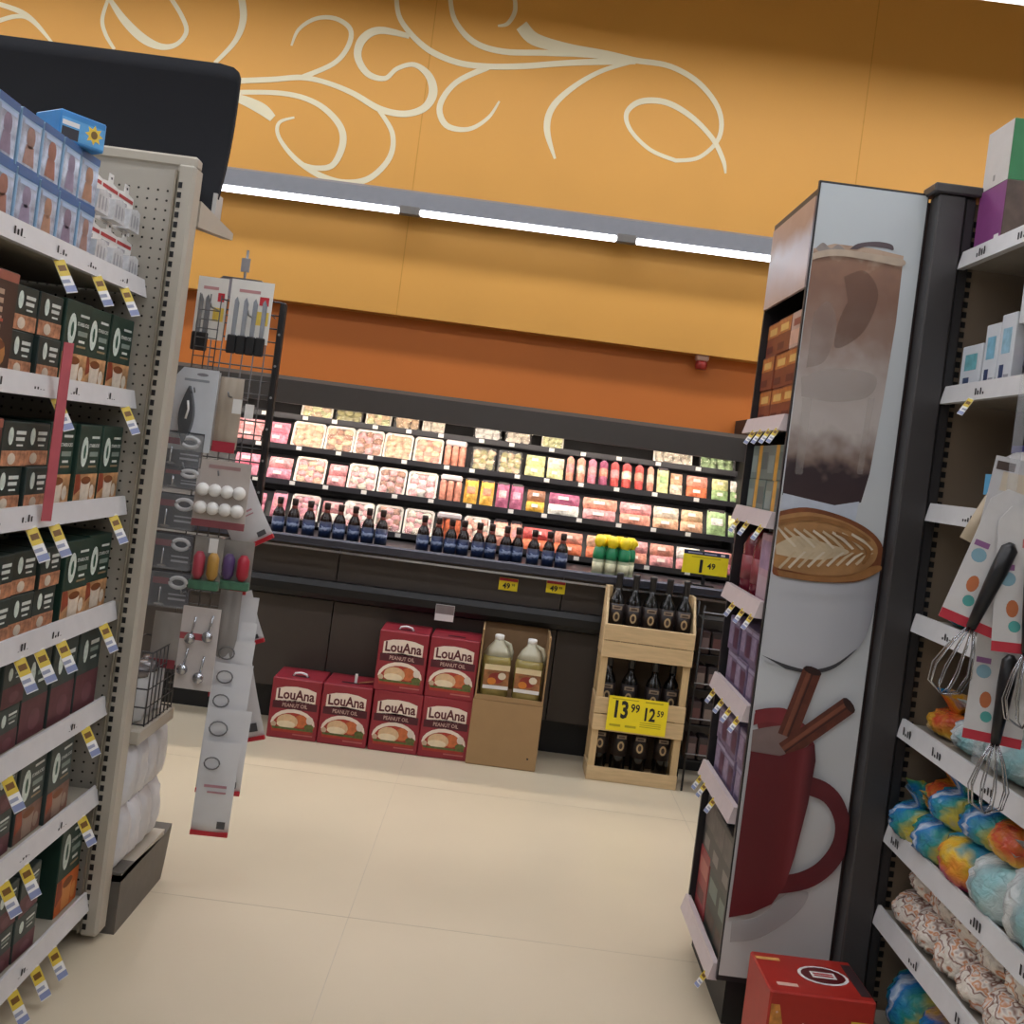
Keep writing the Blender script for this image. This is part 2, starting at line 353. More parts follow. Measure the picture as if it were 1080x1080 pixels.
def tray_parts(w, h, c, dark=False, lumps=None, c2=None):
    t = MB(); f = FOAMB if dark else FOAM; e = .014; o = [(-w/2+.012, 0), (w/2-.012, 0), (w/2, .012), (w/2, h-.012), (w/2-.012, h), (-w/2+.012, h), (-w/2, h-.012), (-w/2, .012)]
    i1 = [(x*.88, .008+z*.88) for x, z in o]; n = 8
    vs = [(x, .0, z) for x, z in o]+[(x, .004, z) for x, z in i1]+[(x*.95, .022, z) for x, z in i1]+[(x*.9, .034, h/2+(z-h/2)*.9) for x, z in o]
    fs = [(i, (i+1) % n, n+(i+1) % n, n+i) for i in range(n)]+[(n+i, n+(i+1) % n, 2*n+(i+1) % n, 2*n+i) for i in range(n)]+[tuple(range(2*n, 3*n))]
    fs += [(i, 3*n+i, 3*n+(i+1) % n, (i+1) % n) for i in range(n)]+[tuple(range(4*n-1, 3*n-1, -1))]
    t.add(vs, fs, f)
    m = MB(); nx = lumps or max(3, int(w/.045)); nz = 4
    for a in range(nx):
        for b_ in range(nz):
            cc = c2 if (c2 and (a+b_) % 2) else c
            m.ball(((a+.5)/nx*w*.82-w*.41+random.uniform(-.006, .006), .012, h*.1+(b_+.5)/nz*h*.8+random.uniform(-.005, .005)), w*.56/nx, .016, h*.15, meat(cc), 8, 5, .28)
    fl_ = MB(); fl_.add([(-w/2*.96, -.005, h*.04), (w/2*.96, -.005, h*.04), (w/2*.96, -.005, h*.96), (-w/2*.96, -.005, h*.96)], [(0, 1, 2, 3)], FILM)
    return [('tray', t.mesh()), ('meat', m.mesh()), ('film', fl_.mesh())]
def pillow(w, h, d, m, sag=.0, nx=8, nz=6, mb=None, jit=.004):
    """a soft pouch, front bulging to -y"""
    mb = mb or MB(); vs = []; fs = []
    for side in (-1, 1):
        for j in range(nz+1):
            for i in range(nx+1):
                a, b_ = i/nx*2-1, j/nz*2-1
                k = (max(0, 1-a*a)*max(0, 1-b_*b_))**.42
                vs.append((a*w/2*(1-.04*b_*b_), side*d/2*k+random.uniform(-jit, jit)*(k > 0), (b_+1)/2*h-sag*k))
    N = (nx+1)*(nz+1)
    for sd in (0, 1):
        for j in range(nz):
            for i in range(nx):
                e = sd*N+j*(nx+1)+i; q = (e, e+1, e+nx+2, e+nx+1); fs.append(q if sd == 0 else q[::-1])
    mb.add(vs, fs, m, True); return mb
def stack_parts(w, h, c, c2=None):
    n = 2; r = []; hh = h/n
    for i in range(n):
        m = pillow(w*random.uniform(.94, 1), hh*1.02, .045, meat(c if i == 0 else (c2 or c)), nx=8, nz=5, jit=.003)
        m.xf = Matrix.Translation((0, 0, i*hh)); m.v = [tuple(m.xf @ Vector(p)) for p in m.v]; m.xf = None
        lab = MB(); lab.box(-w*.2, w*.12, -.0255, -.0235, i*hh+hh*.35, i*hh+hh*.62, mat('#e8d9d2', .5))
        r.append(('meat_pack', m.mesh(), [('sticker', lab.mesh())]))
    return r
def jar_parts(w, h, c):
    b_ = MB(); l = MB(); n = 3; r = w/n/2*.95
    for i in range(n):
        x = (i+.5)/n*w-w/2
        b_.lathe([(r*.8, 0), (r, .01), (r, h*.7), (r*.75, h*.8)], meat(c), 8, (x, 0, 0))
    l.box(-w/2*.97, w/2*.97, -r, r, h*.78, h, mat('#d8cdd0', .3, var=.05), .008)
    return [('tub', b_.mesh()), ('lid', l.mesh())]
def pouch_parts(w, h, c, c2=None):
    m = pillow(w, h, .04, meat(c), nx=6, nz=7); lab = MB(); lab.box(-w*.3, w*.3, -.0235, -.0215, h*.38, h*.66, meat(c2 or 'white'))
    hd = MB(); hd.box(-w*.42, w*.42, -.004, .004, h*.94, h*1.06, mat('#3a3030', .5))
    return [('pouch', m.mesh()), ('label', lab.mesh()), ('header', hd.mesh())]
def tube_parts(w, h, c, c2=None):
    r = w*.46; m = MB(); m.lathe([(r*.3, 0), (r*.95, .01), (r, h*.5), (r*.95, h*.8), (r*.4, h*.88)], meat(c), 9)
    l = MB(); l.lathe([(r*1.03, h*.3), (r*1.03, h*.58)], meat(c2 or 'pale'), 9)
    k = MB(); k.lathe([(r*.35, h*.87), (r*.45, h*.9), (r*.45, h), (r*.2, h*1.01)], DARK, 8)
    return [('casing', m.mesh()), ('label', l.mesh()), ('cap', k.mesh())]
KIND = {'T': ('meat_tray', 'tray of {} meat', 'meat tray', tray_parts), 'D': ('meat_tray', 'dark tray of {} meat', 'meat tray', lambda w, h, c, c2=None: tray_parts(w, h, c, True, c2=c2)),
        'S': ('meat_pack', 'stacked pair of {} vacuum packs', 'meat pack', stack_parts), 'J': ('meat_tub', 'tubs of {} sausages under a pale lid', 'tub', jar_parts),
        'P': ('food_pouch', '{} food pouch with dark header', 'pouch', pouch_parts), 'U': ('sausage_tube', 'upright {} sausage tube with dark cap', 'sausage', tube_parts)}
R0 = [(318,352,'T','lime','beige'), (354,384,'D','olive',None), (386,414,'T','lime','beige'), (416,444,'D','beige',None), (446,470,'T','pale',None), (500,530,'D','white',None), (533,562,'D','pale',None), (572,596,'T','lime',None), (690,732,'T','pale',None), (738,778,'D','green',None)]
R1 = [(246,276,'S','pink',None), (280,304,'S','rose',None), (307,342,'T','peach','cream'), (342,373,'T','brown','beige'), (373,404,'T','brown','pink'), (404,435,'T','beige','peach'), (436,467,'T','salmon','cream'),
      (468,492,'J','salmon',None), (497,523,'D','olive','beige'), (525,551,'D','beige','olive'), (554,576,'S','lime','lime'), (577,596,'S','lime','pale'), (597,607,'U','salmon','pink'), (608,619,'U','salmon','pale'),
      (620,631,'U','rose','pink'), (632,643,'U','purple','salmon'), (644,655,'U','red','pink'), (656,668,'U','red','pale'), (670,681,'U','red','salmon'), (683,692,'U','salmon','pale'), (694,707,'P','lime','green'), (708,722,'S','pale','peach'),
      (725,749,'S','orange','salmon'), (752,771,'S','green','lime'), (772,786,'S','green','white')]
R2 = [(244,272,'S','rose',None), (280,307,'S','rose','pink'), (310,343,'T','peach','pink'), (344,365,'S','pink',None), (366,397,'T','pink','pale'), (398,428,'T','pink','brown'), (429,461,'T','pink','white'),
      (463,487,'J','salmon',None), (489,504,'P','yellow','orange'), (506,521,'P','yellow','orange'), (523,537,'P','purple','pink'), (538,552,'P','purple','rose'), (555,576,'S','yellow','brown'), (578,613,'S','white','purple'),
      (615,652,'S','pink','salmon'), (654,689,'S','salmon','pink'), (690,718,'S','peach','pale'), (719,744,'S','peach','beige'), (747,768,'P','green','white'), (770,786,'S','green','lime')]
R3 = [(246,278,'S','rose',None), (284,300,'P','rose','pink'), (305,336,'T','rose','pink'), (337,359,'S','white','pink'), (361,393,'T','pink','white'), (394,424,'T','pink','brown'), (425,457,'T','pink','pale'),
      (459,486,'J','orange',None), (488,516,'T','pale','salmon'), (519,535,'P','salmon','pale'), (537,550,'P','salmon','pink'), (551,583,'S','orange','red'), (584,616,'S','orange','salmon'), (618,655,'S','orange','peach'),
      (657,685,'S','salmon','pink'), (686,713,'S','pink','salmon'), (714,741,'S','pink','white'), (743,776,'S','rose','pink')]
RN = ['top', 'upper', 'middle', 'lower']
for k, row in enumerate((R0, R1, R2, R3)):
    ry, rz_ = ROWS[k]
    for i, (a, c, kd, c1, c2) in enumerate(row):
        nm, ds, cat, fn = KIND[kd]; x0, x1 = at_row(a, rz_+.07, ry), at_row(c, rz_+.07, ry); wd = max(.04, x1-x0-.004)
        hh = {'T': .148, 'D': .135, 'S': .125, 'J': .14, 'P': .14, 'U': .165}[kd]
        if kd in 'TD':
            pr = tray_parts(wd, hh, c1, kd == 'D', c2=c2)
        elif kd == 'J': pr = jar_parts(wd, hh, c1)
        else: pr = fn(wd, hh, c1, c2)
        off = {'T': .0, 'D': .0, 'S': .024, 'J': .03, 'P': .022, 'U': .028}[kd]
        ln = 0 if kd == 'J' else -LEAN
        put(nm, '%s, %s from left, %s meat case row' % (ds.format(NAMES[c1]), ORD[i], RN[k]), cat, pr,
            ((x0+x1)/2, ry+off, rz_-.002), 0, ln, 'packages in the %s row of the meat case' % RN[k])

# ---- sauce bottles on the ledge
GL = mat('#1d0f0c', .15, var=.05); BLUEL = ramp_mat('bluelabel', [(0, '#10182e'), (.4, '#1b2f58'), (.52, '#8d9ab4'), (.6, '#8b98b4'), (.66, '#1a2c5a'), (1, '#131c36')], 2, .01, .085, .4, .45, noise_scale=70)
def sauce():
    b_ = MB().lathe([(.026, 0), (.029, .004), (.029, .092), (.024, .11), (.013, .128), (.012, .145)], GL, 12)
    l = MB().lathe([(.0296, .01), (.0296, .085)], BLUEL, 12); c = MB().lathe([(.0145, .143), (.0155, .172), (.012, .175)], mat('#2a1512', .35), 10)
    n = MB().lathe([(.0145, .122), (.0128, .142)], mat('#6d2c20', .4), 10)
    return [('bottle', b_.mesh(), [('neck_band', n.mesh())]), ('label', l.mesh()), ('cap', c.mesh())]
SB = sauce()
def ledge_x(px): return at_row(px, .95, 4.88)
for i, px in enumerate((294, 309, 326, 343, 358, 373, 388, 402)):
    put('sauce_bottle', 'dark sauce bottle with blue label, %s from the left in the left bottle group' % ORD[i], 'bottle', SB, (ledge_x(px), 4.87+.012*(i % 2), .888), random.uniform(-.4, .4), group='sauce bottles, left group')
for i, px in enumerate((446, 461, 475, 488, 504, 517, 533, 545, 562, 578, 592)):
    put('sauce_bottle', 'dark sauce bottle with blue label, %s from the left in the centre bottle group' % ORD[i], 'bottle', SB, (ledge_x(px), 4.87+.012*(i % 2), .888), random.uniform(-.4, .4), group='sauce bottles, centre group')
# ---- lemon juice bottles
LG = mat('#1f7f54', .3); LY = mat('#f0d21a', .4, var=.1)
lb = [('bottle', MB().lathe([(.024, 0), (.027, .005), (.027, .085), (.022, .1)], mat('#b8bfa0', .25, var=.1), 12).mesh(), [('label', MB().lathe([(.0275, .02), (.0275, .065)], mat('#d6d2b0', .4, var=.2, scale=60), 12).mesh())]),
      ('shoulder', MB().lathe([(.0285, .08), (.03, .1), (.026, .13), (.013, .145)], LG, 12).mesh()), ('cap', MB().ball((0, 0, .163), .031, .031, .03, LY, 10, 6, .25).mesh())]
for i, (px, dy) in enumerate(((630, 0), (643, .0), (656, .0), (663, .055), (650, .055), (637, .055))):
    put('lemon_juice_bottle', 'lemon juice bottle with green shoulder and yellow cap, %s of the %s row' % (ORD[i % 3] if i < 3 else ORD[2-(i-3)], 'front' if i < 3 else 'back'), 'bottle', lb, (ledge_x(px), 4.84+dy, .888), i*.7, group='lemon juice bottles on the ledge')

# ================================================================== OIL BOXES
OILR = mat('#8f2631', .45, var=.06, scale=12); OILD = mat('#4c1420', .5); CRM = mat('#e9d9c8', .5, var=.03); SKIN = mat('#c2683a', .5, var=.2, scale=40); OGRN = mat('#5a6030', .5, var=.3, scale=60)
def oil_mesh(notch):
    w, h, d = .224, .272, .225; m = MB(); m.box(-w/2, w/2, 0, d, 0, h, OILR, .004)
    y = -.0006
    arch = [(-.09, .168), (-.09, .222), (-.05, .234), (0, .238), (.05, .234), (.09, .222), (.09, .168)]
    m.poly(arch, y, CRM)
    m.text('LouAna', 0, .180, .062, y*2, mat('#5a1a22', .5), .028, .86)
    m.poly([(-.1, .135), (.1, .135), (.1, .168), (0, .176), (-.1, .168)], y, OILD); m.text('PEANUT OIL', 0, .144, .024, y*2, mat('#c9a79a', .5), .012, .85)
    n = 10; out = [(.1*math.cos(math.pi-math.pi*i/n), .062+.066*math.sin(math.pi*i/n)) for i in range(n+1)]
    m.poly(out+[(.09, .03), (-.09, .03)], y, mat('#a63526', .5, var=.2, scale=30))
    arc = [(.1*math.cos(math.pi-math.pi*i/n), .068+.068*math.sin(math.pi*i/n)) for i in range(n+1)]; ar2 = [(.09*math.cos(math.pi*i/n), .06+.06*math.sin(math.pi*i/n)) for i in range(n+1)]
    for i in range(n): m.poly([arc[i], arc[i+1], ar2[n-i-1], ar2[n-i]], y*2, CRM)
    m.ell(-.025, .078, .048, .034, y*2.4, mat('#d9b68c', .5, var=.12, scale=50)); m.ell(-.03, .066, .042, .016, y*3, mat('#e8d5b5', .5)); m.ell(.035, .085, .03, .03, y*2.2, SKIN)
    m.ell(.075, .092, .016, .018, y*3, mat('#d8c9bb', .5)); m.ell(.075, .062, .022, .014, y*3, OGRN); m.ell(-.085, .062, .012, .012, y*3, mat('#c6a98c', .5)); m.rect(-.09, .095, .042, .052, y*3.2, OGRN)
    m.rect(.005, .095, .020, .026, y*2, mat('#b0605e', .5))
    # the same front print in plain on the right side, seams on top
    m.add([(w/2+.0006, .03, .13), (w/2+.0006, d-.03, .13), (w/2+.0006, d-.03, .17), (w/2+.0006, .03, .17)], [(0, 1, 2, 3)], OILD)
    m.add([(-w/2, d/2-.001, h+.0006), (w/2, d/2-.001, h+.0006), (w/2, d/2+.001, h+.0006), (-w/2, d/2+.001, h+.0006)], [(0, 1, 2, 3)], OILD)
    m.add([(-.04, .05, h+.0008), (.04, .05, h+.0008), (.04, .075, h+.0008), (-.04, .075, h+.0008)], [(0, 1, 2, 3)], BLACK)
    return m.mesh()
om = oil_mesh(0)
hd = MB(); hd.tube([(-.032, .06, .272), (-.026, .06, .284), (0, .06, .289), (.026, .06, .284), (.032, .06, .272)], .005, WHITE); hdm = hd.mesh()
OB = [(-.826, 0, 'leftmost red peanut oil box on the floor beside the hanging packets', 1, .02), (-.598, 0, 'red peanut oil box on the floor with a scrap of paper on top', 0, -.01), (-.366, 0, 'red peanut oil box in the bottom row below the left stacked box', 0, 0), (-.140, 0, 'red peanut oil box on the floor against the brown carton', 0, .015),
      (-.374, .2722, 'red peanut oil box with white handle, left of the stacked two', 1, .01), (-.143, .2722, 'red peanut oil box stacked on top, beside the oil jugs', 0, -.015)]
for x, z, lab, hn, r in OB: put('peanut_oil_box', lab, 'box', [('carton', om)]+([('handle', hdm)] if hn else []), (x, 4.62, z), r, group='red peanut oil boxes')
t = MB(); t.box(-.012, 0, .05, .06, 0, .04, PAPER); t.add([(0, .04, 0), (.07, .05, .015), (.075, .08, .012), (.01, .07, .0)], [(0, 1, 2, 3), (3, 2, 1, 0)], mat('#b08a52', .7))
tag(t.obj('paper_scrap'), 'torn paper scrap lying on a red peanut oil box', 'paper').location = (-.57, 4.64, .2725)
# cartons
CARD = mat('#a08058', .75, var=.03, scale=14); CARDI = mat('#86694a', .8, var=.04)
c = MB(); c.box(-.032, .285, 4.60, 4.85, 0, .296, CARD, .004); c.add([(.24, 4.5996, .05), (.248, 4.5996, .05), (.248, 4.5996, .058), (.24, 4.5996, .058)], [(0, 1, 2, 3)], INK)
tag(c.obj('carton'), 'plain closed brown carton on the floor under the oil jugs', 'carton')
oc = thing('open_carton', 'open-fronted brown carton holding two oil jugs, stacked on a closed carton', 'carton', (.128, 4.6, .297))
def pc(n, x0, x1, y0, y1, z0, z1, m=CARD): MB().box(x0, x1, y0, y1, z0, z1, m).obj(n, oc)
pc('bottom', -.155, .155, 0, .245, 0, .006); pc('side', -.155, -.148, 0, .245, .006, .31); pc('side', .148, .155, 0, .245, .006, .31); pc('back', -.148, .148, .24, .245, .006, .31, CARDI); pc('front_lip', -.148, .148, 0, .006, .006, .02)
JUG = mat('#9a8a50', .15, var=.08, alpha=.9); JW = mat('#b9b49c', .3, alpha=.9)
jb = MB(); n = 16
def ring(rx, ry, z): return [(rx*(abs(math.cos(a))**.6)*math.copysign(1, math.cos(a)), ry*(abs(math.sin(a))**.6)*math.copysign(1, math.sin(a)), z) for a in [2*math.pi*i/n for i in range(n)]]
def loft(mb, rs, m):
    vs = [p for r in rs for p in r]; fs = [(k*n+i, k*n+(i+1) % n, (k+1)*n+(i+1) % n, (k+1)*n+i) for k in range(len(rs)-1) for i in range(n)]+[tuple(range(n-1, -1, -1)), tuple((len(rs)-1)*n+i for i in range(n))]
    return mb.add(vs, fs, m, True)
loft(jb, [ring(.06, .06, 0), ring(.066, .066, .01), ring(.066, .066, .16), ring(.06, .06, .185)], JUG)
top = MB(); loft(top, [ring(.0605, .0605, .184), ring(.045, .045, .215), ring(.024, .024, .24), ring(.019, .019, .255)], JW)
han = MB(); han.tube([(.02, 0, .245), (.05, 0, .232), (.062, 0, .2), (.06, 0, .165)], [.008, .011, .011, .01], JW, 8)
cp = MB().lathe([(.021, .252), (.022, .272), (.019, .275)], WHITE, 12)
jl = MB(); jl.box(-.058, .058, -.0685, -.0665, .04, .15, mat('#8a5a34', .5, var=.4, scale=30)); jl.rect(-.058, .058, .125, .15, -.069, mat('#d8c49a', .5)); jl.rect(-.058, .058, .04, .056, -.069, PAPER); jl.ell(0, .09, .035, .025, -.0692, mat('#8c2f24', .5, var=.2)); jl.ell(-.02, .075, .02, .016, -.0695, mat('#c9782a', .5)); jl.ell(.025, .1, .018, .016, -.0695, mat('#d6c9b0', .5))
jp = [('bottle', jb.mesh(), [('label', jl.mesh())]), ('shoulder', top.mesh()), ('handle', han.mesh()), ('cap', cp.mesh())]
put('oil_jug', 'clear yellow oil jug with white cap, left one in the open carton', 'jug', jp, (.052, 4.685, .304), .1, group='oil jugs in the open carton')
put('oil_jug', 'clear yellow oil jug with white cap, right one in the open carton', 'jug', jp, (.203, 4.675, .304), -.05, group='oil jugs in the open carton')

# ================================================================== WOODEN BOTTLE DISPLAY
PINE = mat('#ccb085', .6, var=.10, scale=9, stretch=(1, 4, 9)); PINE2 = mat('#c6a97c', .6, var=.10, scale=9, stretch=(9, 4, 1))
wd = thing('wooden_crate_display', 'three-tier pine crate display stand full of dark bottles', 'display stand', (.718, 4.6, 0))
WX = .205
def wp(n, x0, x1, y0, y1, z0, z1, m=PINE): MB().box(x0, x1, y0, y1, z0, z1, m, .002).obj(n, wd)
wp('front_board', -WX, WX, 0, .012, .0, .062); wp('front_board', -WX, WX, 0, .012, .226, .298); wp('front_board', -WX, WX, 0, .012, .302, .374); wp('front_board', -WX, WX, -.006, .006, .557, .63); wp('front_board', -WX, WX, -.006, .006, .633, .706)
for s in (-1, 1):
    a, b_ = sorted((s*WX*.99, s*(WX-.034)))
    wp('post', a, b_, .012, .03, .01, .56, PINE2); wp('post', a, b_, .16, .178, .01, .86, PINE2)
    for (z0_, z1_) in ((.0, .062), (.226, .374), (.557, .706)):
        a, b_ = sorted((s*WX, s*(WX-.011))); wp('side_board', a, b_, .012, .178, z0_, z1_)
    side = MB(); a, b_ = sorted((s*WX, s*(WX-.011))); side.prism([(-.004, .706), (.178, .706), (.178, .86), (.10, .86)], a, b_, PINE, 'x'); side.obj('side_wing', wd)
for z_ in (.02, .24, .60): wp('tier_shelf', -WX+.011, WX-.011, .012, .178, z_, z_+.012)
wp('back_board', -WX+.034, WX-.034, .166, .178, .02, .60, mat('#4a3a28', .7))
WG = mat('#0e0d0c', .12, var=.02); WLB = mat('#3a2a22', .5); WGO = mat('#b49a72', .4)
l = MB().lathe([(.0376, .075), (.0376, .18)], mat('#241a18', .45), 14)
l.ell(0, .122, .015, .022, -.0385, WGO); l.ell(0, .122, .008, .013, -.0389, mat('#3a2a22', .5)); l.rect(-.022, .022, .155, .172, -.0387, mat('#8d7a66', .5)); l.rect(-.014, .014, .159, .167, -.0391, mat('#4a3a30', .5))
wbp = [('bottle', MB().lathe([(.034, 0), (.037, .006), (.037, .18), (.03, .205), (.0155, .23), (.014, .27)], WG, 14).mesh(), [('label', l.mesh())]),
       ('capsule', MB().lathe([(.0148, .25), (.0155, .255), (.0155, .305), (.0165, .308), (.0165, .318), (.012, .32)], mat('#1b1a1c', .3), 12).mesh())]
for tier, z_, xs_ in (('top', .612, (-.155, -.078, 0, .078, .155)), ('middle', .252, (-.15, -.05, .06, .142)), ('bottom', .032, (-.15, -.062, .03, .135))):
    for i, x in enumerate(xs_):
        put('wine_bottle', 'dark bottle with gold oval emblem, %s from left, %s tier of pine display' % (ORD[i], tier), 'bottle', wbp, (.718+x, 4.6+.09+random.uniform(-.012, .012), z_), random.uniform(-.1, .1), group='bottles on the pine display')
ps = MB(); ps.box(-.134, .134, 0, .003, 0, .155, YEL)
ps.text('13', -.078, .062, .105, -.0006, INK, .035, .72); ps.text('99', -.012, .092, .052, -.0006, INK, .02, .8); ps.text('12', .052, .062, .08, -.0006, INK, .03, .72); ps.text('59', .102, .086, .038, -.0006, INK, .02, .8)
for i in range(3): ps.rect(.015, .11, .03+i*.009, .033+i*.009, -.0006, mat('#b5a412', .6))
ps.rect(-.12, .0, .142, .146, -.0006, mat('#b5a412', .6)); ps.rect(.03, .11, .140, .146, -.0006, mat('#b5a412', .6)); ps.rect(-.12, -.07, .02, .03, -.0006, mat('#b5a412', .6)); ps.rect(-.05, 0, .02, .03, -.0006, mat('#b5a412', .6))
psm = ps.mesh(); xq, zq = at(672, 755, 4.59)
put('price_sign', 'large yellow price sign reading 13.99 and 12.59 on the pine display', 'sign', psm, (xq, 4.588, zq-.078))
# ---- wire rack right of the wooden display
rk = thing('wire_rack', 'narrow black wire rack beside the pine display stand', 'rack', (1.02, 4.61, 0))
for x in (-.07, .1):
    for y in (0, .14): MB().tube([(x, y, 0), (x, y, .84)], .005, BLACK).obj('upright', rk)
for z_ in (.14, .3, .46, .62, .78):
    s = MB(); s.box(-.07, .1, 0, .14, z_-.004, z_, DARK); s.tube([(-.075, -.004, z_+.03), (.105, -.004, z_+.03)], .003, STEEL); s.obj('shelf', rk)
for k in range(4):
    for i in range(3):
        m = MB(); m.box(-.024, .024, 0, .1, 0, .105, mat(('#3a2a2a', '#2c2526', '#4a2f2b')[i], .4, var=.2), .006); m.rect(-.018, .018, .03, .075, -.0005, mat(('#6d5a58', '#5c3a38', '#7a6a62')[(i+k) % 3], .5))
        put('spice_packet', 'small dark packet, %s in the %s level of the black wire rack' % (('left', 'middle', 'right')[i], ('lowest', 'second', 'third', 'highest')[k]), 'packet', m.mesh(), (.972+i*.055, 4.62, .14+k*.16), group='packets in the wire rack')

# ================================================================== LEFT GONDOLA
def label_marks(mb, a, b_, X_, z, step, sgn):
    y = a
    while y < b_-.05:
        if random.random() < .75:
            for k in range(4):
                yy = y+k*.013; hh = random.choice((.006, .010, .016, .020))
                mb.add([(X_, yy, z+.010), (X_, yy+.007, z+.010), (X_, yy+.007, z+.010+hh), (X_, yy, z+.010+hh)], [(0, 1, 2, 3) if sgn > 0 else (3, 2, 1, 0)], INK)
        y += step*random.uniform(.8, 1.3)
TAGB = mat('#b9bcd0', .5); TAGO = mat('#cdb23e', .5)
def tag_mesh(sgn, k=1.0):
    """shelf talker: yellow price over a white and blue strip, swinging out into the aisle"""
    m = MB(); A = Matrix.Rotation(sgn*math.radians(-30), 4, 'Y') @ Matrix.Rotation(sgn*math.radians(-35), 4, 'Z') @ Matrix.Scale(k, 4); m.xf = A
    m.box(-.0006, .0006, -.013, .013, -.074, .004, PAPER)
    for sx in (-1, 1):
        q = .0011*sx
        m.add([(q, -.0128, -.036), (q, .0128, -.036), (q, .0128, .0), (q, -.0128, .0)], [(0, 1, 2, 3)], TAGO)
        m.add([(q*1.2, -.009, -.025), (q*1.2, .009, -.025), (q*1.2, .009, -.012), (q*1.2, -.009, -.012)], [(0, 1, 2, 3)], mat('#6d4a16', .5))
        m.add([(q, -.0128, -.072), (q, .0128, -.072), (q, .0128, -.058), (q, -.0128, -.058)], [(0, 1, 2, 3)], mat('#7f88ab', .5)); m.add([(q, -.0128, -.052), (q, .006, -.052), (q, .006, -.044), (q, -.0128, -.044)], [(0, 1, 2, 3)], mat('#8f93a4', .5))
    return m.mesh()
TGL, TGR = tag_mesh(1), tag_mesh(-1, .62)
GY0, GY1 = .25, 2.655
lg = thing('shelving_gondola', 'tall beige pegboard shelving unit on the left with coffee pod shelves', 'shelving', (-1.4, 1.45, 0))
def L(mb, n, par=lg, kind=None):
    o = mb.obj(n, par, kind); o.matrix_parent_inverse = Matrix.Translation((1.4, -1.45, 0)) if par is lg else Matrix.Identity(4); return o
SHELF = mat('#a39b8b', .5, var=.03)
PEG = mat('#a6a094', .55, var=.03, scale=4)
L(MB().box(-1.98, -.95, 2.66, 2.685, .03, 2.05, PEG), 'end_panel')
fr = MB(); fr.box(-1.98, -.906, 2.655, 2.70, 2.03, 2.062, BEIGE, .006); L(fr, 'top_rail')
fr = MB(); fr.box(-.955, -.906, 2.65, 2.715, .02, 2.04, BEIGE, .008); fr.box(-.957, -.953, 2.645, 2.66, .03, 2.02, mat('#8d8473', .5)); L(fr, 'upright')
sl_ = MB()
for i in range(76):
    z = .04+i*.0258; sl_.box(-.946, -.936, 2.6485, 2.6515, z, z+.015, BLACK)
L(sl_, 'slots', kind='stuff')
hl = MB()
for i in range(16):
    for j in range(76):
        x, z = -.975-i*.0254, .06+j*.0254
        hl.ell(x, z, .0033, .0033, 2.6594, mat('#2a2620', .8, var=0), 6)
L(hl, 'peg_holes', kind='stuff')
L(MB().box(-1.62, -1.60, GY0, 2.655, .05, 2.04, mat('#4a443c', .7)), 'back_panel')
L(MB().box(-1.6, -1.0, GY0, 2.65, .0, .075, BLACK), 'kick_base')
LZ = [1.716, 1.428, 1.154, .882, .634, .402, .124]; LX = [-1.004, -.993, -.982, -.972, -.966, -.958, -.948]
LT = [[(60, 0), (100, 0), (128, 0)], [(55, 0), (130, 0)], [(30, 0), (55, 0), (117, 0)], [(18, 0), (38, 0), (62, 0), (106, 0)], [(3, 0), (88, 0)], [(0, 0), (22, 0), (84, 0)], [(10, 0), (34, 0), (52, 0)]]
for k, (z, x) in enumerate(zip(LZ, LX)):
    s = MB(); s.box(-1.6, x-.004, GY0, 2.652, z-.03, z, SHELF); so = L(s, 'shelf')
    lp = MB(); lp.prism([(x-.004, z-.034), (x+.014, z-.034), (x+.003, z+.012), (x-.004, z+.012)], GY0, 2.65, LIPW); 
    # the lip leans out at its foot like a ticket channel
    lo = mo('price_rail', lp.mesh(), so)
    mk = MB(); label_marks(mk, 1.75, 2.62, x+.0105, z-.034, .16, 1); 
    if mk.v: mo('shelf_label', mk.mesh(), so, 'stuff')
    for px, _ in LT[k]:
        # solve for y along the lip from its photo column
        u = None
        for t in range(60):
            yy = 1.75+t*.015; v = (z-.04-CZ)*F/yy; uu = (x+.01)*F/yy; qx = PX+uu*RC+v*RS
            if qx >= px: break
        mo('price_tag', TGL, so, None, (x+.012, yy, z-.034))

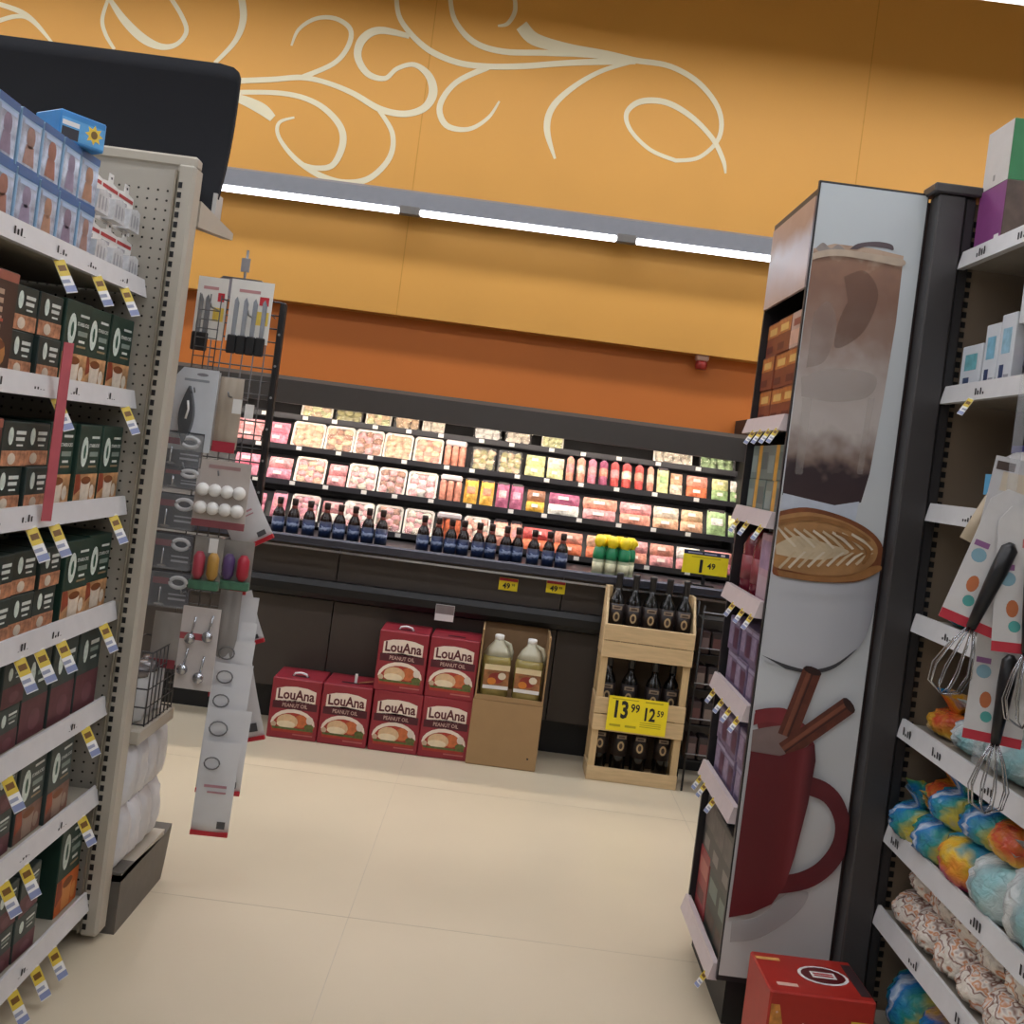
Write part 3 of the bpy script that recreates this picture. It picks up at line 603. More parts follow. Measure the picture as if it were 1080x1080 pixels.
# coffee pod boxes
def print_box(w, h, d, body, draw, bev=.002):
    m = MB(); m.box(-w/2, w/2, 0, d, 0, h, body, bev); draw(m, w, h, -.0006); return m.mesh()
GREEN = mat('#1f3a30', .45, var=.06); DGRN = mat('#22312e', .45); SIR = mat('#c9d6cd', .5, var=.15, scale=90); TXTW = mat('#cdd4ce', .5); CUPO = mat('#b5885c', .5, var=.5, scale=38); CUPW = mat('#d2c6b4', .5, var=.25)
def pod_big(m, w, h, y, low=CUPO, cup=CUPW, n=1):
    m.rect(-w/2+.001, w/2-.001, .002, h*.38, y, low)
    m.ell(-w*.22, h*.66, w*.15, h*.19, y, SIR, 16); m.ell(-w*.22, h*.66, w*.05, h*.09, y*2, mat('#2e5a48', .5))
    m.text('STARBUCKS', w*.18, h*.72, w*.085, y*2, TXTW, .02)
    m.rect(w*.02, w*.4, h*.60, h*.66, y, mat('#7f8f86', .5)); m.rect(w*.08, w*.32, h*.52, h*.55, y, TXTW); m.rect(w*.02, w*.38, h*.46, h*.485, y, mat('#8d7a5c', .5)); m.rect(w*.05, w*.4, h*.83, h*.86, y, TXTW)
    m.poly([(-w*.2, h*.03), (w*.16, h*.03), (w*.2, h*.3), (-w*.24, h*.3)], y*2, cup); m.ell(-w*.02, h*.3, w*.22, h*.05, y*3, mat('#7a4420', .5)); m.ell(w*.3, h*.15, w*.1, h*.09, y*2, cup)
    m.poly([(-w*.48, h*.38), (-w*.3, h*.38), (-w*.2, h*.2), (-w*.48, h*.12)], y*2, mat('#8a3a1e', .5, var=.3))
def pod_small(m, w, h, y):
    m.rect(-w/2+.001, w/2-.001, .002, h*.36, y, mat('#b07a5a', .5, var=.5, scale=60)); m.ell(-w*.2, h*.68, w*.1, h*.2, y, SIR, 12); m.rect(0, w*.38, h*.72, h*.8, y, TXTW); m.rect(.0, w*.34, h*.58, h*.66, y, TXTW); m.rect(w*.05, w*.3, h*.46, h*.5, y, TXTW)
    m.ell(-w*.1, h*.18, w*.15, h*.13, y*2, CUPW)
def pod_rose(m, w, h, y):
    m.rect(-w/2+.001, w/2-.001, .002, h*.45, y, mat('#5c3238', .5, var=.2, scale=30)); m.ell(-w*.2, h*.72, w*.1, h*.14, y, SIR, 12); m.rect(0, w*.38, h*.78, h*.83, y, TXTW); m.rect(.0, w*.36, h*.69, h*.74, y, mat('#7f8f86', .5)); m.rect(w*.05, w*.32, h*.6, h*.63, y, TXTW)
    m.ell(w*.05, h*.2, w*.22, h*.12, y*2, mat('#6d434a', .5, var=.2))
def pod_brown(m, w, h, y):
    m.rect(-w/2+.001, w/2-.001, h*.9, h-.002, y, mat('#9a5a4a', .5)); m.ell(0, h*.2, w*.34, h*.17, y, mat('#a8713f', .5, var=.2)); m.ell(0, h*.28, w*.3, h*.06, y*2, mat('#6b3a1e', .5))
    for i in range(5): m.rect(-w*.12, w*.12, h*.42+i*h*.085, h*.47+i*h*.085, y, mat('#b59a86', .5))
    m.rect(-w*.16, w*.16, h*.5, h*.53, y*2, mat('#b0503e', .5))
BRN = mat('#3f2a22', .5, var=.06); MARO = mat('#5a2a26', .5, var=.06); GRGR = mat('#33403d', .5)
PB = {'G': print_box(.132, .188, .14, GREEN, pod_big), 'g': print_box(.105, .092, .12, DGRN, pod_small), 'B': print_box(.135, .2, .13, BRN, pod_brown), 'M': print_box(.12, .19, .13, MARO, pod_brown),
      'R': print_box(.125, .205, .14, GRGR, pod_rose), 'r': print_box(.1, .1, .12, GRGR, pod_rose), 'O': print_box(.13, .235, .14, GREEN, lambda m, w, h, y: pod_big(m, w, h, y, mat('#c0622a', .5, var=.2), mat('#d08a4a', .5))),
      'K': print_box(.13, .19, .14, GRGR, lambda m, w, h, y: pod_big(m, w, h, y, mat('#7a5648', .5, var=.3), mat('#9a8474', .5)))}
PN = {'G': 'big dark green pod box', 'g': 'small green pod box', 'B': 'tall dark brown coffee box', 'M': 'maroon brown coffee box', 'R': 'tall green and maroon coffee box', 'r': 'small green and maroon coffee box', 'O': 'green and orange coffee box', 'K': 'grey green coffee box'}
PWH = {'G': (.132, .188), 'g': (.105, .092), 'B': (.135, .2), 'M': (.12, .19), 'R': (.125, .205), 'r': (.1, .1), 'O': (.13, .235), 'K': (.13, .19)}
SHN = ['top', 'second', 'third', 'fourth', 'fifth', 'sixth', 'lowest']
# shelf index -> items from the end panel (y = 2.64) towards the viewer: (kind, stack, gap before)
LAY = {1: [('G', 1, .005), ('G', 1, .003), ('G', 1, .003), ('g', 2, .005), ('g', 2, .003), ('B', 1, .006), ('B', 1, .004), ('B', 1, .004)],
       2: [('G', 1, .01), ('G', 1, .003), ('G', 1, .003), ('g', 2, .005), ('g', 2, .003), ('M', 1, .008), ('M', 1, .004), ('M', 1, .004)],
       3: [('G', 1, .006), ('G', 1, .018), ('g', 2, .02), ('g', 2, .006), ('g', 2, .005), ('g', 2, .005), ('g', 2, .005)],
       4: [('R', 1, .02), ('R', 1, .012), ('R', 1, .008), ('r', 2, .008), ('r', 2, .004), ('r', 2, .004), ('r', 2, .004)],
       5: [('K', 1, .13), ('K', 1, .005), ('r', 2, .02), ('r', 2, .004), ('r', 2, .004)],
       6: [('O', 1, .006), ('r', 2, .12), ('r', 2, .004), ('K', 1, .01), ('K', 1, .004)]}
for k, items in LAY.items():
    y = 2.645; cnt = {}
    for kd, stk, gap in items:
        w_, h_ = PWH[kd]; y -= gap+w_
        cnt[kd] = cnt.get(kd, 0)+1
        if y+w_ < 1.78: break
        for j in range(stk):
            lab = '%s, %s from end panel, %s left shelf' % (PN[kd], ORD[cnt[kd]-1], SHN[k])
            if stk > 1: lab = '%s %s, %s from end panel, %s left shelf' % (('lower', 'upper')[j], PN[kd], ORD[cnt[kd]-1], SHN[k])
            put('coffee_box', lab, 'box', PB[kd], (LX[k]-.012-random.uniform(0, .012), y+w_/2, LZ[k]+j*(h_+.0004)), HP+random.uniform(-.03, .03), group='coffee boxes on the left shelves')
# top shelf: clear blue figure boxes and white blister packs
BLU = mat('#2f5f96', .35, var=.1); SKY = mat('#8fb2d0', .3, var=.12)
def fig_box(c, top=False):
    w, h, d = .088, .115, .07; m = MB(); m.box(-w/2, w/2, 0, d, 0, h, SKY if not top else mat('#2a78b8', .35), .002)
    y = -.0006; m.rect(-w/2+.004, w/2-.004, .008, h-.02, y, mat('#a9b4c8', .15, var=.4, scale=34)); m.rect(-w/2, w/2, h-.016, h, y, BLU); m.rect(-w/2, w/2, 0, .008, y, BLU)
    m.ell(0, .066, .018, .022, y*2, mat(c, .5, var=.3)); m.poly([(-.024, .012), (.024, .012), (.016, .05), (-.016, .05)], y*2, mat(c, .5, var=.3)); m.rect(-.034, .034, .086, .094, y*3, mat('#9db6d6', .3))
    m.add([(w/2+.0006, .006, .01), (w/2+.0006, d-.006, .01), (w/2+.0006, d-.006, h-.015), (w/2+.0006, .006, h-.015)], [(0, 1, 2, 3)], mat('#6e93bb', .3))
    return m.mesh()
FB = [fig_box(c) for c in ('#9a7a72', '#7f7288', '#a8806a', '#8a8098', '#9a6a5c')]
y = 2.345
for i in range(7):
    yy = y-.046-i*.093
    for j in range(2):
        put('toy_box', '%s blue windowed toy box, %s from the white packs on the top left shelf' % (('lower', 'upper')[j], ORD[i]), 'box', FB[(i+j*2) % 5], (LX[0]-.012-.006*j, yy, LZ[0]+j*.1155), HP+random.uniform(-.05, .05), group='blue toy boxes on the top left shelf')
m = MB(); m.box(-.055, .055, 0, .1, 0, .065, mat('#2c7fc0', .35), .003); m.rect(-.052, .052, .006, .05, -.0006, mat('#4f9ad0', .3, var=.2)); m.rect(-.05, -.01, .006, .03, -.001, mat('#2a2a34', .5)); m.rect(-.05, -.01, .034, .044, -.001, PAPER)
star = [((.022 if i % 2 == 0 else .013)*math.cos(i*math.pi/8)+.026, (.022 if i % 2 == 0 else .013)*math.sin(i*math.pi/8)+.032) for i in range(16)]; m.poly(star, -.0012, mat('#e0c040', .5)); m.ell(.026, .032, .008, .009, -.0016, mat('#7a5a20', .5))
put('toy_box', 'bright blue toy box with yellow star on top of the toy boxes', 'box', m.mesh(), (LX[0]-.015, 2.235, LZ[0]+.2315), HP-.6)
def blister():
    w, h = .1, .112; m = MB(); m.prism([(-w/2, 0), (w/2, 0), (w/2, h*.86), (w*.14, h*.9), (w*.12, h*1.08), (-w*.12, h*1.08), (-w*.14, h*.9), (-w/2, h*.86)], .03, .032, mat('#e4e2de', .5, var=.05))
    m.rect(-w*.46, w*.46, h*.72, h*.8, .0295, mat('#b0383a', .5)); m.rect(-w*.4, w*.1, h*.58, h*.66, .0295, mat('#9a9a9e', .5)); m.ell(0, h*.99, w*.05, h*.03, .0295, DARK, 8)
    b_ = MB(); b_.prism([(-w*.36, h*.05), (w*.36, h*.05), (w*.3, h*.5), (w*.1, h*.56), (-w*.3, h*.5)], .0, .03, mat('#cfd0d2', .15, var=.15, scale=60))
    for i in range(3): b_.rect(-w*.25+i*w*.18, -w*.17+i*w*.18, h*.12, h*.4, -.0005, mat('#8d8f94', .3))
    return [('card', m.mesh()), ('bubble', b_.mesh())]
BP = blister()
for i in range(3):
    for j in range(2):
        put('blister_pack', '%s white blister pack, %s from the end panel on the top left shelf' % (('lower', 'upper')[j], ORD[2-i]), 'blister pack', BP, (LX[0]-.012-.01*j, 2.40+i*.1, LZ[0]+j*.117), HP, group='white blister packs on the top left shelf')
# a pink hanging strip in front of the second shelf
m = MB(); m.box(-.012, .012, 0, .002, 0, .38, mat('#b0545c', .5, var=.1)); yy = y_on_left(62, 440, -.96)
put('shelf_strip', 'narrow pink merchandising strip hanging over the second and third left shelves', 'strip', m.mesh(), (-.958, yy, 1.135), HP-.5)

# ================================================================== LEFT ENDCAP AND WING RACK
ec = thing('endcap_shelf', 'beige endcap with grey base and open side behind the left pegboard', 'shelving', (-1.4, 2.9, 0))
def E(mb, n, kind=None, par=None):
    o = mb.obj(n, par or ec, kind); o.matrix_parent_inverse = Matrix.Translation((1.4, -2.9, 0)); return o
E(MB().prism([(2.72, 0), (3.08, 0), (3.1, .05), (3.13, .15), (3.07, .14), (2.72, .165)], -1.9, -.885, mat('#5b5650', .5), 'x'), 'base')
E(MB().box(-1.9, -.885, 2.72, 3.06, .14, .158, BEIGE), 'base_deck')
E(MB().box(-1.9, -.885, 2.72, 3.0, .505, .545, BEIGE, .004), 'side_shelf')
E(MB().box(-1.9, -.97, 2.72, 2.735, .16, 2.0, PEG), 'back_panel')
b = MB(); b.prism([(2.72, 1.893), (3.04, 1.925), (3.04, 1.945), (2.72, 1.962)], -.935, -.905, BEIGE, 'x'); E(b, 'header_bracket')
# header sign: a curved black panel seen from behind
hs = thing('header_sign', 'big black curved header sign above the left shelving, seen from behind', 'sign', (-1.4, 3.05, 1.95))
prof = []
for i in range(13):
    t = i/12; prof.append((.03*(1-(2*t-1)**2)-.03*t, .0+t*.485))
vs = []; fs = []; cols = [(-1.3, 0), (-.6, 0), (.2, 0), (.40, 0), (.44, .012), (.455, .03), (.462, .06)]
for (x, e) in cols:
    for (yy, zz) in prof:
        t = zz/.5; xx = x-.035*(1-t)**1.0 if x > .3 else x
        vs.append((xx, yy, e+(zz)*(1-2*e*0)-e*t*1.6 if e else zz))
for (x, e) in cols:
    for (yy, zz) in prof:
        t = zz/.5; xx = x-.035*(1-t) if x > .3 else x
        vs.append((xx, yy+.014, e+zz-e*t*1.6 if e else zz))
n_ = len(prof); N_ = n_*len(cols)
for a in range(len(cols)-1):
    for b_ in range(n_-1):
        e = a*n_+b_; fs.append((e, e+n_, e+n_+1, e+1)); fs.append((N_+e, N_+e+1, N_+e+n_+1, N_+e+n_))
for a in range(len(cols)-1):
    for e in (a*n_, a*n_+n_-1): fs.append((e, e+n_, e+n_+N_, e+N_))
e0 = (len(cols)-1)*n_
for b_ in range(n_-1): fs.append((e0+b_, e0+b_+1, N_+e0+b_+1, N_+e0+b_))
SB_ = mat('#090c14', .85, var=.05, scale=5)
MB().add(vs, fs, SB_, True).obj('panel', hs)
m = MB(); m.prism([(.16, .09), (.37, .075), (.375, .12), (.36, .115), (.2, .125), (.17, .135)], -.01, .03, mat('#2a2a2e', .5)); m.obj('mounting_bracket', hs)
m = MB(); m.box(.418, .43, .0, .06, -.0, .11, mat('#a9a7a2', .4)); m.obj('edge_trim', hs)

# wing rack: black framed wire grid facing the viewer
GY = 3.04
wr = thing('wing_rack', 'black framed wire grid wing rack hung beside the left endcap', 'rack', (-.82, GY, .6))
WIRE = mat('#4a4848', .4, .5); gx0, gx1, gz0, gz1 = -.11, .085, .0, 1.16
for i in range(7):
    x = gx0+(gx1-gx0)*i/6; MB().tube([(x, 0, gz0), (x, 0, gz1)], .0022, WIRE, 5).obj('vertical_wire', wr)
for i in range(30):
    z = gz0+(gz1-gz0)*i/29; MB().tube([(gx0, .002, z), (gx1, .002, z)], .0022, WIRE, 4).obj('cross_wire', wr)
b = MB(); b.box(.082, .1, -.012, .016, .46, 1.16, BLACK, .004); fo = b.obj('frame_strip', wr)
for i in range(14): MB().ell(.091, .5+i*.047, .004, .004, -.0126, mat('#8a8a8a', .5), 8).obj('frame_hole', wr) if i % 2 == 0 else None
m = MB(); m.box(-.10, .03, -.02, -.014, 1.15, 1.215, mat('#85828a', .3, alpha=.9), .008); m.box(-.045, -.02, -.018, -.012, 1.235, 1.275, mat('#8a898c', .4)); m.tube([(-.032, -.01, 1.14), (-.032, -.01, 1.3)], .004, STEEL); m.obj('sign_plate', wr)
for (x, z) in ((-.06, 1.10), (.045, 1.09), (-.075, .86), (.02, .86), (.02, .64), (-.08, .65), (.02, .45), (-.04, .3), (.06, .36)):
    MB().tube([(x, -.002, z), (x, -.2, z), (x, -.21, z+.012)], .0025, STEEL, 5).obj('hook', wr)
for (x, z) in ((.05, .845), (.085, .835), (.035, .455)):
    MB().box(x-.012, x+.012, -.215, -.212, z-.03, z+.01, PAPER).obj('hook_tag', wr)
def W(px, py, D): x_, z_ = at(px, py, D); return x_, z_
def card_at(px0, px1, py0, py1, D):
    xa, za = at((px0+px1)/2, py0, D); xb, zb = at((px0+px1)/2, py1, D); wpx = (px1-px0)*D/F; return (xa+xb)/2, zb, wpx, za-zb
# knife cards
gb = thing('wire_pocket', 'small wire grid pocket in front of the top left knife pack', 'wire pocket', (-.865, GY-.165, 1.46))
for i in range(10): MB().tube([(-.06, 0, i*.026), (.0, 0, i*.026)], .0015, WIRE, 4).obj('cross_wire', gb)
for x in (-.06, -.03, 0): MB().tube([(x, 0, 0), (x, 0, .28)], .0018, WIRE, 4).obj('vertical_wire', gb)
MB().tube([(0, 0, .27), (.05, .02, .265), (.12, .08, .255), (.12, .15, .25)], .002, WIRE, 4).obj('top_wire', gb)
def hang(name, lab, cat, box, D, draw, grp=None, rz=0, ry=0):
    x_, z_, w_, h_ = card_at(*box, D); pr = draw(w_, h_); return put(name, lab, cat, pr, (x_, D, z_), rz, 0, grp, ry)
KC = mat('#d5d2cb', .45, var=.04); KBL = mat('#a9adb2', .25, .7); YELP = mat('#d8b94a', .5)
def knife_card(n):
    def f(w, h):
        c_ = MB(); c_.box(-w/2, w/2, 0, .002, 0, h, KC); c_.rect(w*.2, w*.42, h*.62, h*.76, -.0005, RED); c_.rect(w*.1, w*.45, h*.3, h*.52, -.0005, YELP); c_.rect(-w*.3, w*.2, h*.8, h*.85, -.0005, mat('#b08080', .5))
        r = [('card', c_.mesh())]
        for i in range(n):
            x = -w*.32+i*w*.22; k = MB(); k.prism([(x-.006, h*.02), (x+.006, h*.02), (x+.007, h*.62), (x, h*.72), (x-.006, h*.66)], -.004, -.002, KBL)
            hh = MB(); hh.box(x-.013, x+.013, -.014, -.001, -h*.2, h*.1, BLACK, .003); r.append(('blade', k.mesh(), [('handle', hh.mesh())]))
        return r
    return f
hang('knife_pack', 'narrow white knife pack with black handles, top left of the wing rack', 'knife pack', (206, 238, 292, 358), GY-.13, knife_card(2))
hang('knife_pack', 'wide white card with several black-handled knives, top right of the wing rack', 'knife pack', (241, 286, 296, 362), GY-.16, knife_card(4))
def scissors(w, h):
    c_ = MB(); c_.prism([(-w/2, 0), (w/2, 0), (w/2, h), (-w*.35, h), (-w/2, h*.9)], 0, .003, mat('#c3c7cc', .4, var=.04)); c_.ell(w*.12, h*.93, w*.14, h*.02, -.0006, mat('#7a7a80', .5)); c_.rect(-w*.3, w*.3, h*.84, h*.87, -.0006, mat('#8a8f96', .5))
    t_ = MB(); n = 14; pts = [(-w*.12+w*.17*math.sin(math.pi*i/n), h*.06+h*.72*i/n) for i in range(n+1)]+[(-w*.12-w*.17*math.sin(math.pi*i/n), h*.06+h*.72*i/n) for i in range(n-1, 0, -1)]
    t_.prism(pts, -.02, -.001, mat('#5c5f63', .25, .4)); g = MB(); g.tube([(-w*.1, -.021, h*.6), (-w*.06, -.023, h*.5), (-w*.1, -.023, h*.38)], .003, WHITE)
    return [('card', c_.mesh()), ('tool', t_.mesh(), [('grip_mark', g.mesh())])]
hang('utensil_pack', 'white card pack with a grey oval utensil, left column of the wing rack', 'utensil pack', (182, 226, 388, 476), GY-.2, scissors)
def plain_pack(col, band):
    def f(w, h):
        c_ = pillow(w, h, .02, mat(col, .3, var=.1, scale=12)); l = MB(); l.box(-w*.46, w*.46, -.012, -.010, -.01, h*.1, mat(band, .5)); return [('pouch', c_.mesh()), ('band', l.mesh())]
    return f
hang('utensil_pack', 'beige pouch with a red bottom band beside the grey oval utensil', 'utensil pack', (228, 254, 398, 474), GY-.16, plain_pack('#a89c8c', '#a8283a'))
hang('utensil_pack', 'tall thin clear pack beside the oval utensil card', 'utensil pack', (216, 229, 392, 470), GY-.13, plain_pack('#b5b3b0', '#9a9698'))
def ring_pack(w, h):
    c_ = MB(); c_.box(-w/2, w/2, 0, .002, 0, h, mat('#3a3b42', .4, var=.2, scale=30)); c_.rect(-w*.45, -w*.05, h*.62, h*.8, -.0005, mat('#7a3540', .5)); c_.rect(-w*.02, w*.42, h*.2, h*.26, -.0005, mat('#9a9ba0', .5)); c_.rect(-w*.02, w*.42, h*.34, h*.38, -.0005, mat('#9a9ba0', .5))
    b_ = MB(); b_.box(-w/2, w/2, -.022, 0, .0, h*.97, CLEAR, .004); r_ = MB(); k = []
    for i in range(16): a = 2*math.pi*i/16; k.append((w*.22+w*.2*math.cos(a), -.012, h*.72+h*.14*math.sin(a)))
    r_.tube(k, .006, mat('#c9cacc', .25), 6, True); r_.tube([(-w*.2, -.012, h*.1), (-w*.2, -.012, h*.55)], .0025, CHROME); r_.ell(-w*.2, h*.08, w*.12, h*.03, -.012, CHROME)
    return [('card', c_.mesh()), ('blister', b_.mesh()), ('wire_tool', r_.mesh())]
for i, (a, b_, c_, d_) in enumerate(((169, 214, 455, 492), (172, 212, 492, 515), (164, 207, 520, 558), (161, 203, 562, 600), (158, 200, 602, 640))):
    hang('wire_tool_pack', 'clear pack with a silver ring tool, %s from the top in the left column' % ORD[i], 'utensil pack', (a, b_, c_, d_), GY-.2+.01*i, ring_pack, 'ring tool packs on the wing rack')
def egg_pack(w, h):
    c_ = MB(); c_.box(-w/2, w/2, 0, .002, 0, h, mat('#b5aba4', .4, var=.05)); c_.rect(-w*.3, w*.3, h*.86, h*.92, -.0005, mat('#9a7a78', .5)); r = [('card', c_.mesh())]
    for j in range(2):
        for i in range(4): r.append(('ball', MB().ball((-w*.34+i*w*.23, -.012, h*(.2+.3*j)), w*.125, .018, w*.125, WHITE, 12, 8).mesh()))
    c2_ = MB(); c2_.box(-w*.5, w*.5, -.002, .004, -h*.12, 0, mat('#8a4a50', .5)); r.append(('footer', c2_.mesh())); return r
hang('ball_pack', 'card pack of eight small white balls on the wing rack', 'kitchen pack', (206, 262, 486, 550), GY-.2, egg_pack)
def color_pack(cs):
    def f(w, h):
        c_ = MB(); c_.box(-w/2, w/2, 0, .002, 0, h, mat('#8a8680', .35, var=.15)); r = [('card', c_.mesh())]
        for i, cc in enumerate(cs):
            x = -w*.24+i*w*.48/max(1, len(cs)-1); r.append(('cutter', MB().lathe([(w*.1, h*.2), (w*.2, h*.3), (w*.2, h*.62), (w*.1, h*.72)], mat(cc, .4, var=.1), 10, (x, -.012, 0)).mesh()))
        r.append(('tray', MB().box(-w*.5, w*.5, -.02, 0, 0, h*.18, mat('#3f6a52', .5, var=.3, scale=40), .003).mesh())); return r
    return f
hang('cutter_pack', 'pack with a red and an amber kitchen gadget beneath the white balls', 'kitchen pack', (203, 234, 566, 622), GY-.2, color_pack(['#a03a48', '#a8803a']))
hang('cutter_pack', 'pack with purple and red kitchen gadgets above the hanging packets', 'kitchen pack', (234, 266, 570, 622), GY-.16, color_pack(['#56406e', '#a8283a']))
def spoon_pack(w, h):
    c_ = MB(); c_.box(-w/2, w/2, 0, .002, 0, h, mat('#c4bcb8', .4, var=.06)); c_.rect(-w*.5, w*.3, h*.6, h*.68, -.0005, mat('#a04a50', .5)); r = [('card', c_.mesh())]
    for i, (x, z) in enumerate(((-.2, .62), (.25, .66), (-.3, .24), (.15, .16))):
        s_ = MB(); s_.ball((x*w, -.012, z*h), w*.15, .012, w*.15, CHROME, 12, 8); s_.tube([(x*w, -.006, z*h), (x*w+w*.08, -.006, z*h+h*.26)], .003, CHROME); r.append(('spoon', s_.mesh()))
    return r
hang('spoon_pack', 'card of silver measuring spoons low on the wing rack', 'spoon pack', (188, 228, 640, 728), GY-.2, spoon_pack)
hang('utensil_pack', 'clear and red utensil pack left of the silver spoons', 'utensil pack', (160, 190, 645, 700), GY-.14, plain_pack('#98948f', '#8a3a42'))
hang('utensil_pack', 'grey ribbed pack between spoons and white hanging packets', 'utensil pack', (226, 250, 622, 722), GY-.1, plain_pack('#8f8b88', '#8a2a34'))
# white hanging packets with a red foot
PKT = mat('#d9d9da', .25, var=.05, scale=9, alpha=.84)
def packet(ring=True):
    def f(w, h):
        c_ = MB(); nx, nz = 4, 8; vs = []; fs = []
        for j in range(nz+1):
            for i in range(nx+1):
                a = i/nx; b_ = j/nz; vs.append((-w/2+a*w, -.006*math.sin(b_*4)-.006*math.sin(a*3.1), b_*h))
        for j in range(nz):
            for i in range(nx): e = j*(nx+1)+i; fs.append((e, e+1, e+nx+2, e+nx+1))
        N = len(vs); vs += [(x_, y_+.003, z_) for x_, y_, z_ in vs]; fs += [tuple(N+q for q in f_[::-1]) for f_ in list(fs)]
        for i in range(nx): fs += [(i, N+i, N+i+1, i+1)]
        c_.add(vs, fs, PKT, True); r = [('sheet', c_.mesh()), ('red_foot', MB().box(-w/2, w/2, -.008, .001, -.004, .008, RED).mesh())]
        r.append(('barcode', MB().rect(w*.18, w*.4, h*.08, h*.16, -.0145, mat('#4a4a4c', .5)).mesh())); r.append(('text_line', MB().rect(-w*.3, w*.3, h*.52, h*.55, -.0145, mat('#b08088', .5)).mesh())); r.append(('text_line', MB().rect(-w*.2, w*.3, h*.46, h*.48, -.0145, mat('#b08088', .5)).mesh()))
        if ring: r.append(('ring', MB().tube([(-w*.18+w*.2*math.cos(2*math.pi*i/14), -.014, h*.78+w*.16*math.sin(2*math.pi*i/14)) for i in range(14)], .0022, GREY, 5, True).mesh()))
        return r
    return f
PK = [(228, 268, 628, 690), (226, 266, 655, 715), (224, 264, 675, 735), (222, 262, 700, 760), (218, 258, 725, 785), (212, 258, 748, 836), (207, 246, 782, 880)]
for i, bx in enumerate(PK):
    hang('hanging_packet', 'pale hanging packet with ring print and red foot, %s from the top of the cascade' % ORD[i], 'packet', bx, GY-.04-.03*i, packet(), 'white packets cascading off the wing rack', .12, .02)
for i, (bx, d_, lab) in enumerate((((252, 296, 508, 575), GY-.05, 'pale packet sticking out right of the black rack strip'), ((245, 262, 590, 625), GY-.02, 'small white card edge under the black rack strip'),
                                    ((252, 284, 625, 680), GY-.0, 'pale packet turned to the right above the cascade'), ((244, 288, 672, 782), GY+.02, 'large pale packet hanging behind the cascade, toward the oil boxes'))):
    hang('hanging_packet', lab, 'packet', bx, d_-.02-(.03 if i == 0 else 0), packet(i == 1), None, -.15, (-.55, 0, -.42, -.32)[i])
# side shelf: basket and containers, white bottles on the base deck
bk = thing('wire_basket', 'small wire basket of white containers on the left endcap side shelf', 'basket', (-.94, 2.86, .546))
for z in (.004, .05, .1, .15, .2): MB().tube([(-.05, -.1, z), (.05, -.1, z), (.05, .12, z), (-.05, .12, z)], .0022, WIRE, 4, True).obj('hoop', bk)
for i in range(8):
    yy = -.1+i*.031; MB().tube([(.05, yy, 0), (.05, yy, .2)], .0018, WIRE, 4).obj('upright_wire', bk)
for i in range(4):
    x = -.05+i*.033; MB().tube([(x, -.1, 0), (x, -.1, .2)], .0018, WIRE, 4).obj('upright_wire', bk)
for i in range(3):
    put('white_container', 'white tub with silver lid in the wire basket, %s from the front' % ORD[i], 'container', [('tub', MB().lathe([(.03, 0), (.032, .004), (.032, .12)], mat('#bdbcba', .4, var=.06), 12).mesh()), ('lid', MB().lathe([(.033, .12), (.033, .145), (.02, .15)], mat('#8a8688', .25, .6), 12).mesh())],
        (-.94, 2.795+i*.07, .552), group='tubs in the wire basket')
for j in range(2):
    for i in range(4):
        w_ = MB(); pillow(.08, .168, .06, mat('#d0d0d2', .3, var=.08, scale=14, bump=.8), mb=w_, nx=8, nz=8)
        l_ = MB(); l_.box(-.03, .03, -.004, .004, .158, .172, mat('#b9bac2', .5))
        put('white_pouch', '%s white pouch, %s from the front on the left endcap base' % (('lower', 'upper')[j], ORD[i]), 'pouch', [('pouch', w_.mesh()), ('top_seal', l_.mesh())], (-.925, 2.765+i*.078, .158+j*.168), HP, group='white pouches on the left endcap base')

# ================================================================== RIGHT ENDCAP WITH POSTER
EX0, EX1, EY0, EY1 = .70, .986, 2.65, 3.10
re_ = thing('endcap_display', 'tall black coffee endcap with drink posters on its side', 'display stand', (.84, 2.9, 0))
def Rr(mb, n, kind=None, par=re_):
    o = mb.obj(n, par, kind)
    if par is re_: o.matrix_parent_inverse = Matrix.Translation((-.84, -2.9, 0))
    return o
FRB = mat('#252326', .4, var=.04)
Rr(MB().box(EX0+.03, EX1, EY0+.02, EY1, 0, .12, BLACK), 'base')
Rr(MB().box(EX0, EX1, EY0+.004, EY0+.016, .12, 2.21, FRB), 'side_panel'); Rr(MB().box(EX0, EX1, EY1-.012, EY1, .12, 2.19, FRB), 'side_panel')
Rr(MB().box(EX1-.012, EX1, EY0+.016, EY1-.012, .12, 2.2, mat('#2a2320', .6)), 'back_panel')
Rr(MB().box(EX0, EX1-.012, EY0+.016, EY1-.012, 2.17, 2.19, FRB), 'top')
po = MB(); POST = ramp_mat('posterbg', [(0, '#c2bfbd'), (.25, '#c9cacb'), (.45, '#bfc3c6'), (.62, '#c0c4c6'), (1, '#bac1c4')], 2, .13, 2.2, .4)
pz0 = .135; po.box(EX0+.004, EX1-.004, EY0, EY0+.004, pz0, 2.203, POST); pob = Rr(po, 'poster')
cnt_l = [0]
def pp(pts):
    r = []
    for x, y in pts:
        X_, Z_ = at(x, y, EY0); r.append((min(max(X_, EX0+.005), EX1-.005), Z_))
    return r
def pr(pts, m, n):
    cnt_l[0] += 1; o = Rr(MB().poly(pp(pts), EY0-.0004*cnt_l[0], m), n, None, pob); return o
def curve(pts, n=5): return [(p[0], p[1]) for p in smooth_path([(x, y, 0) for x, y in pts], n)]
zA = at(880, 260, EY0)[1]; zB = at(850, 540, EY0)[1]
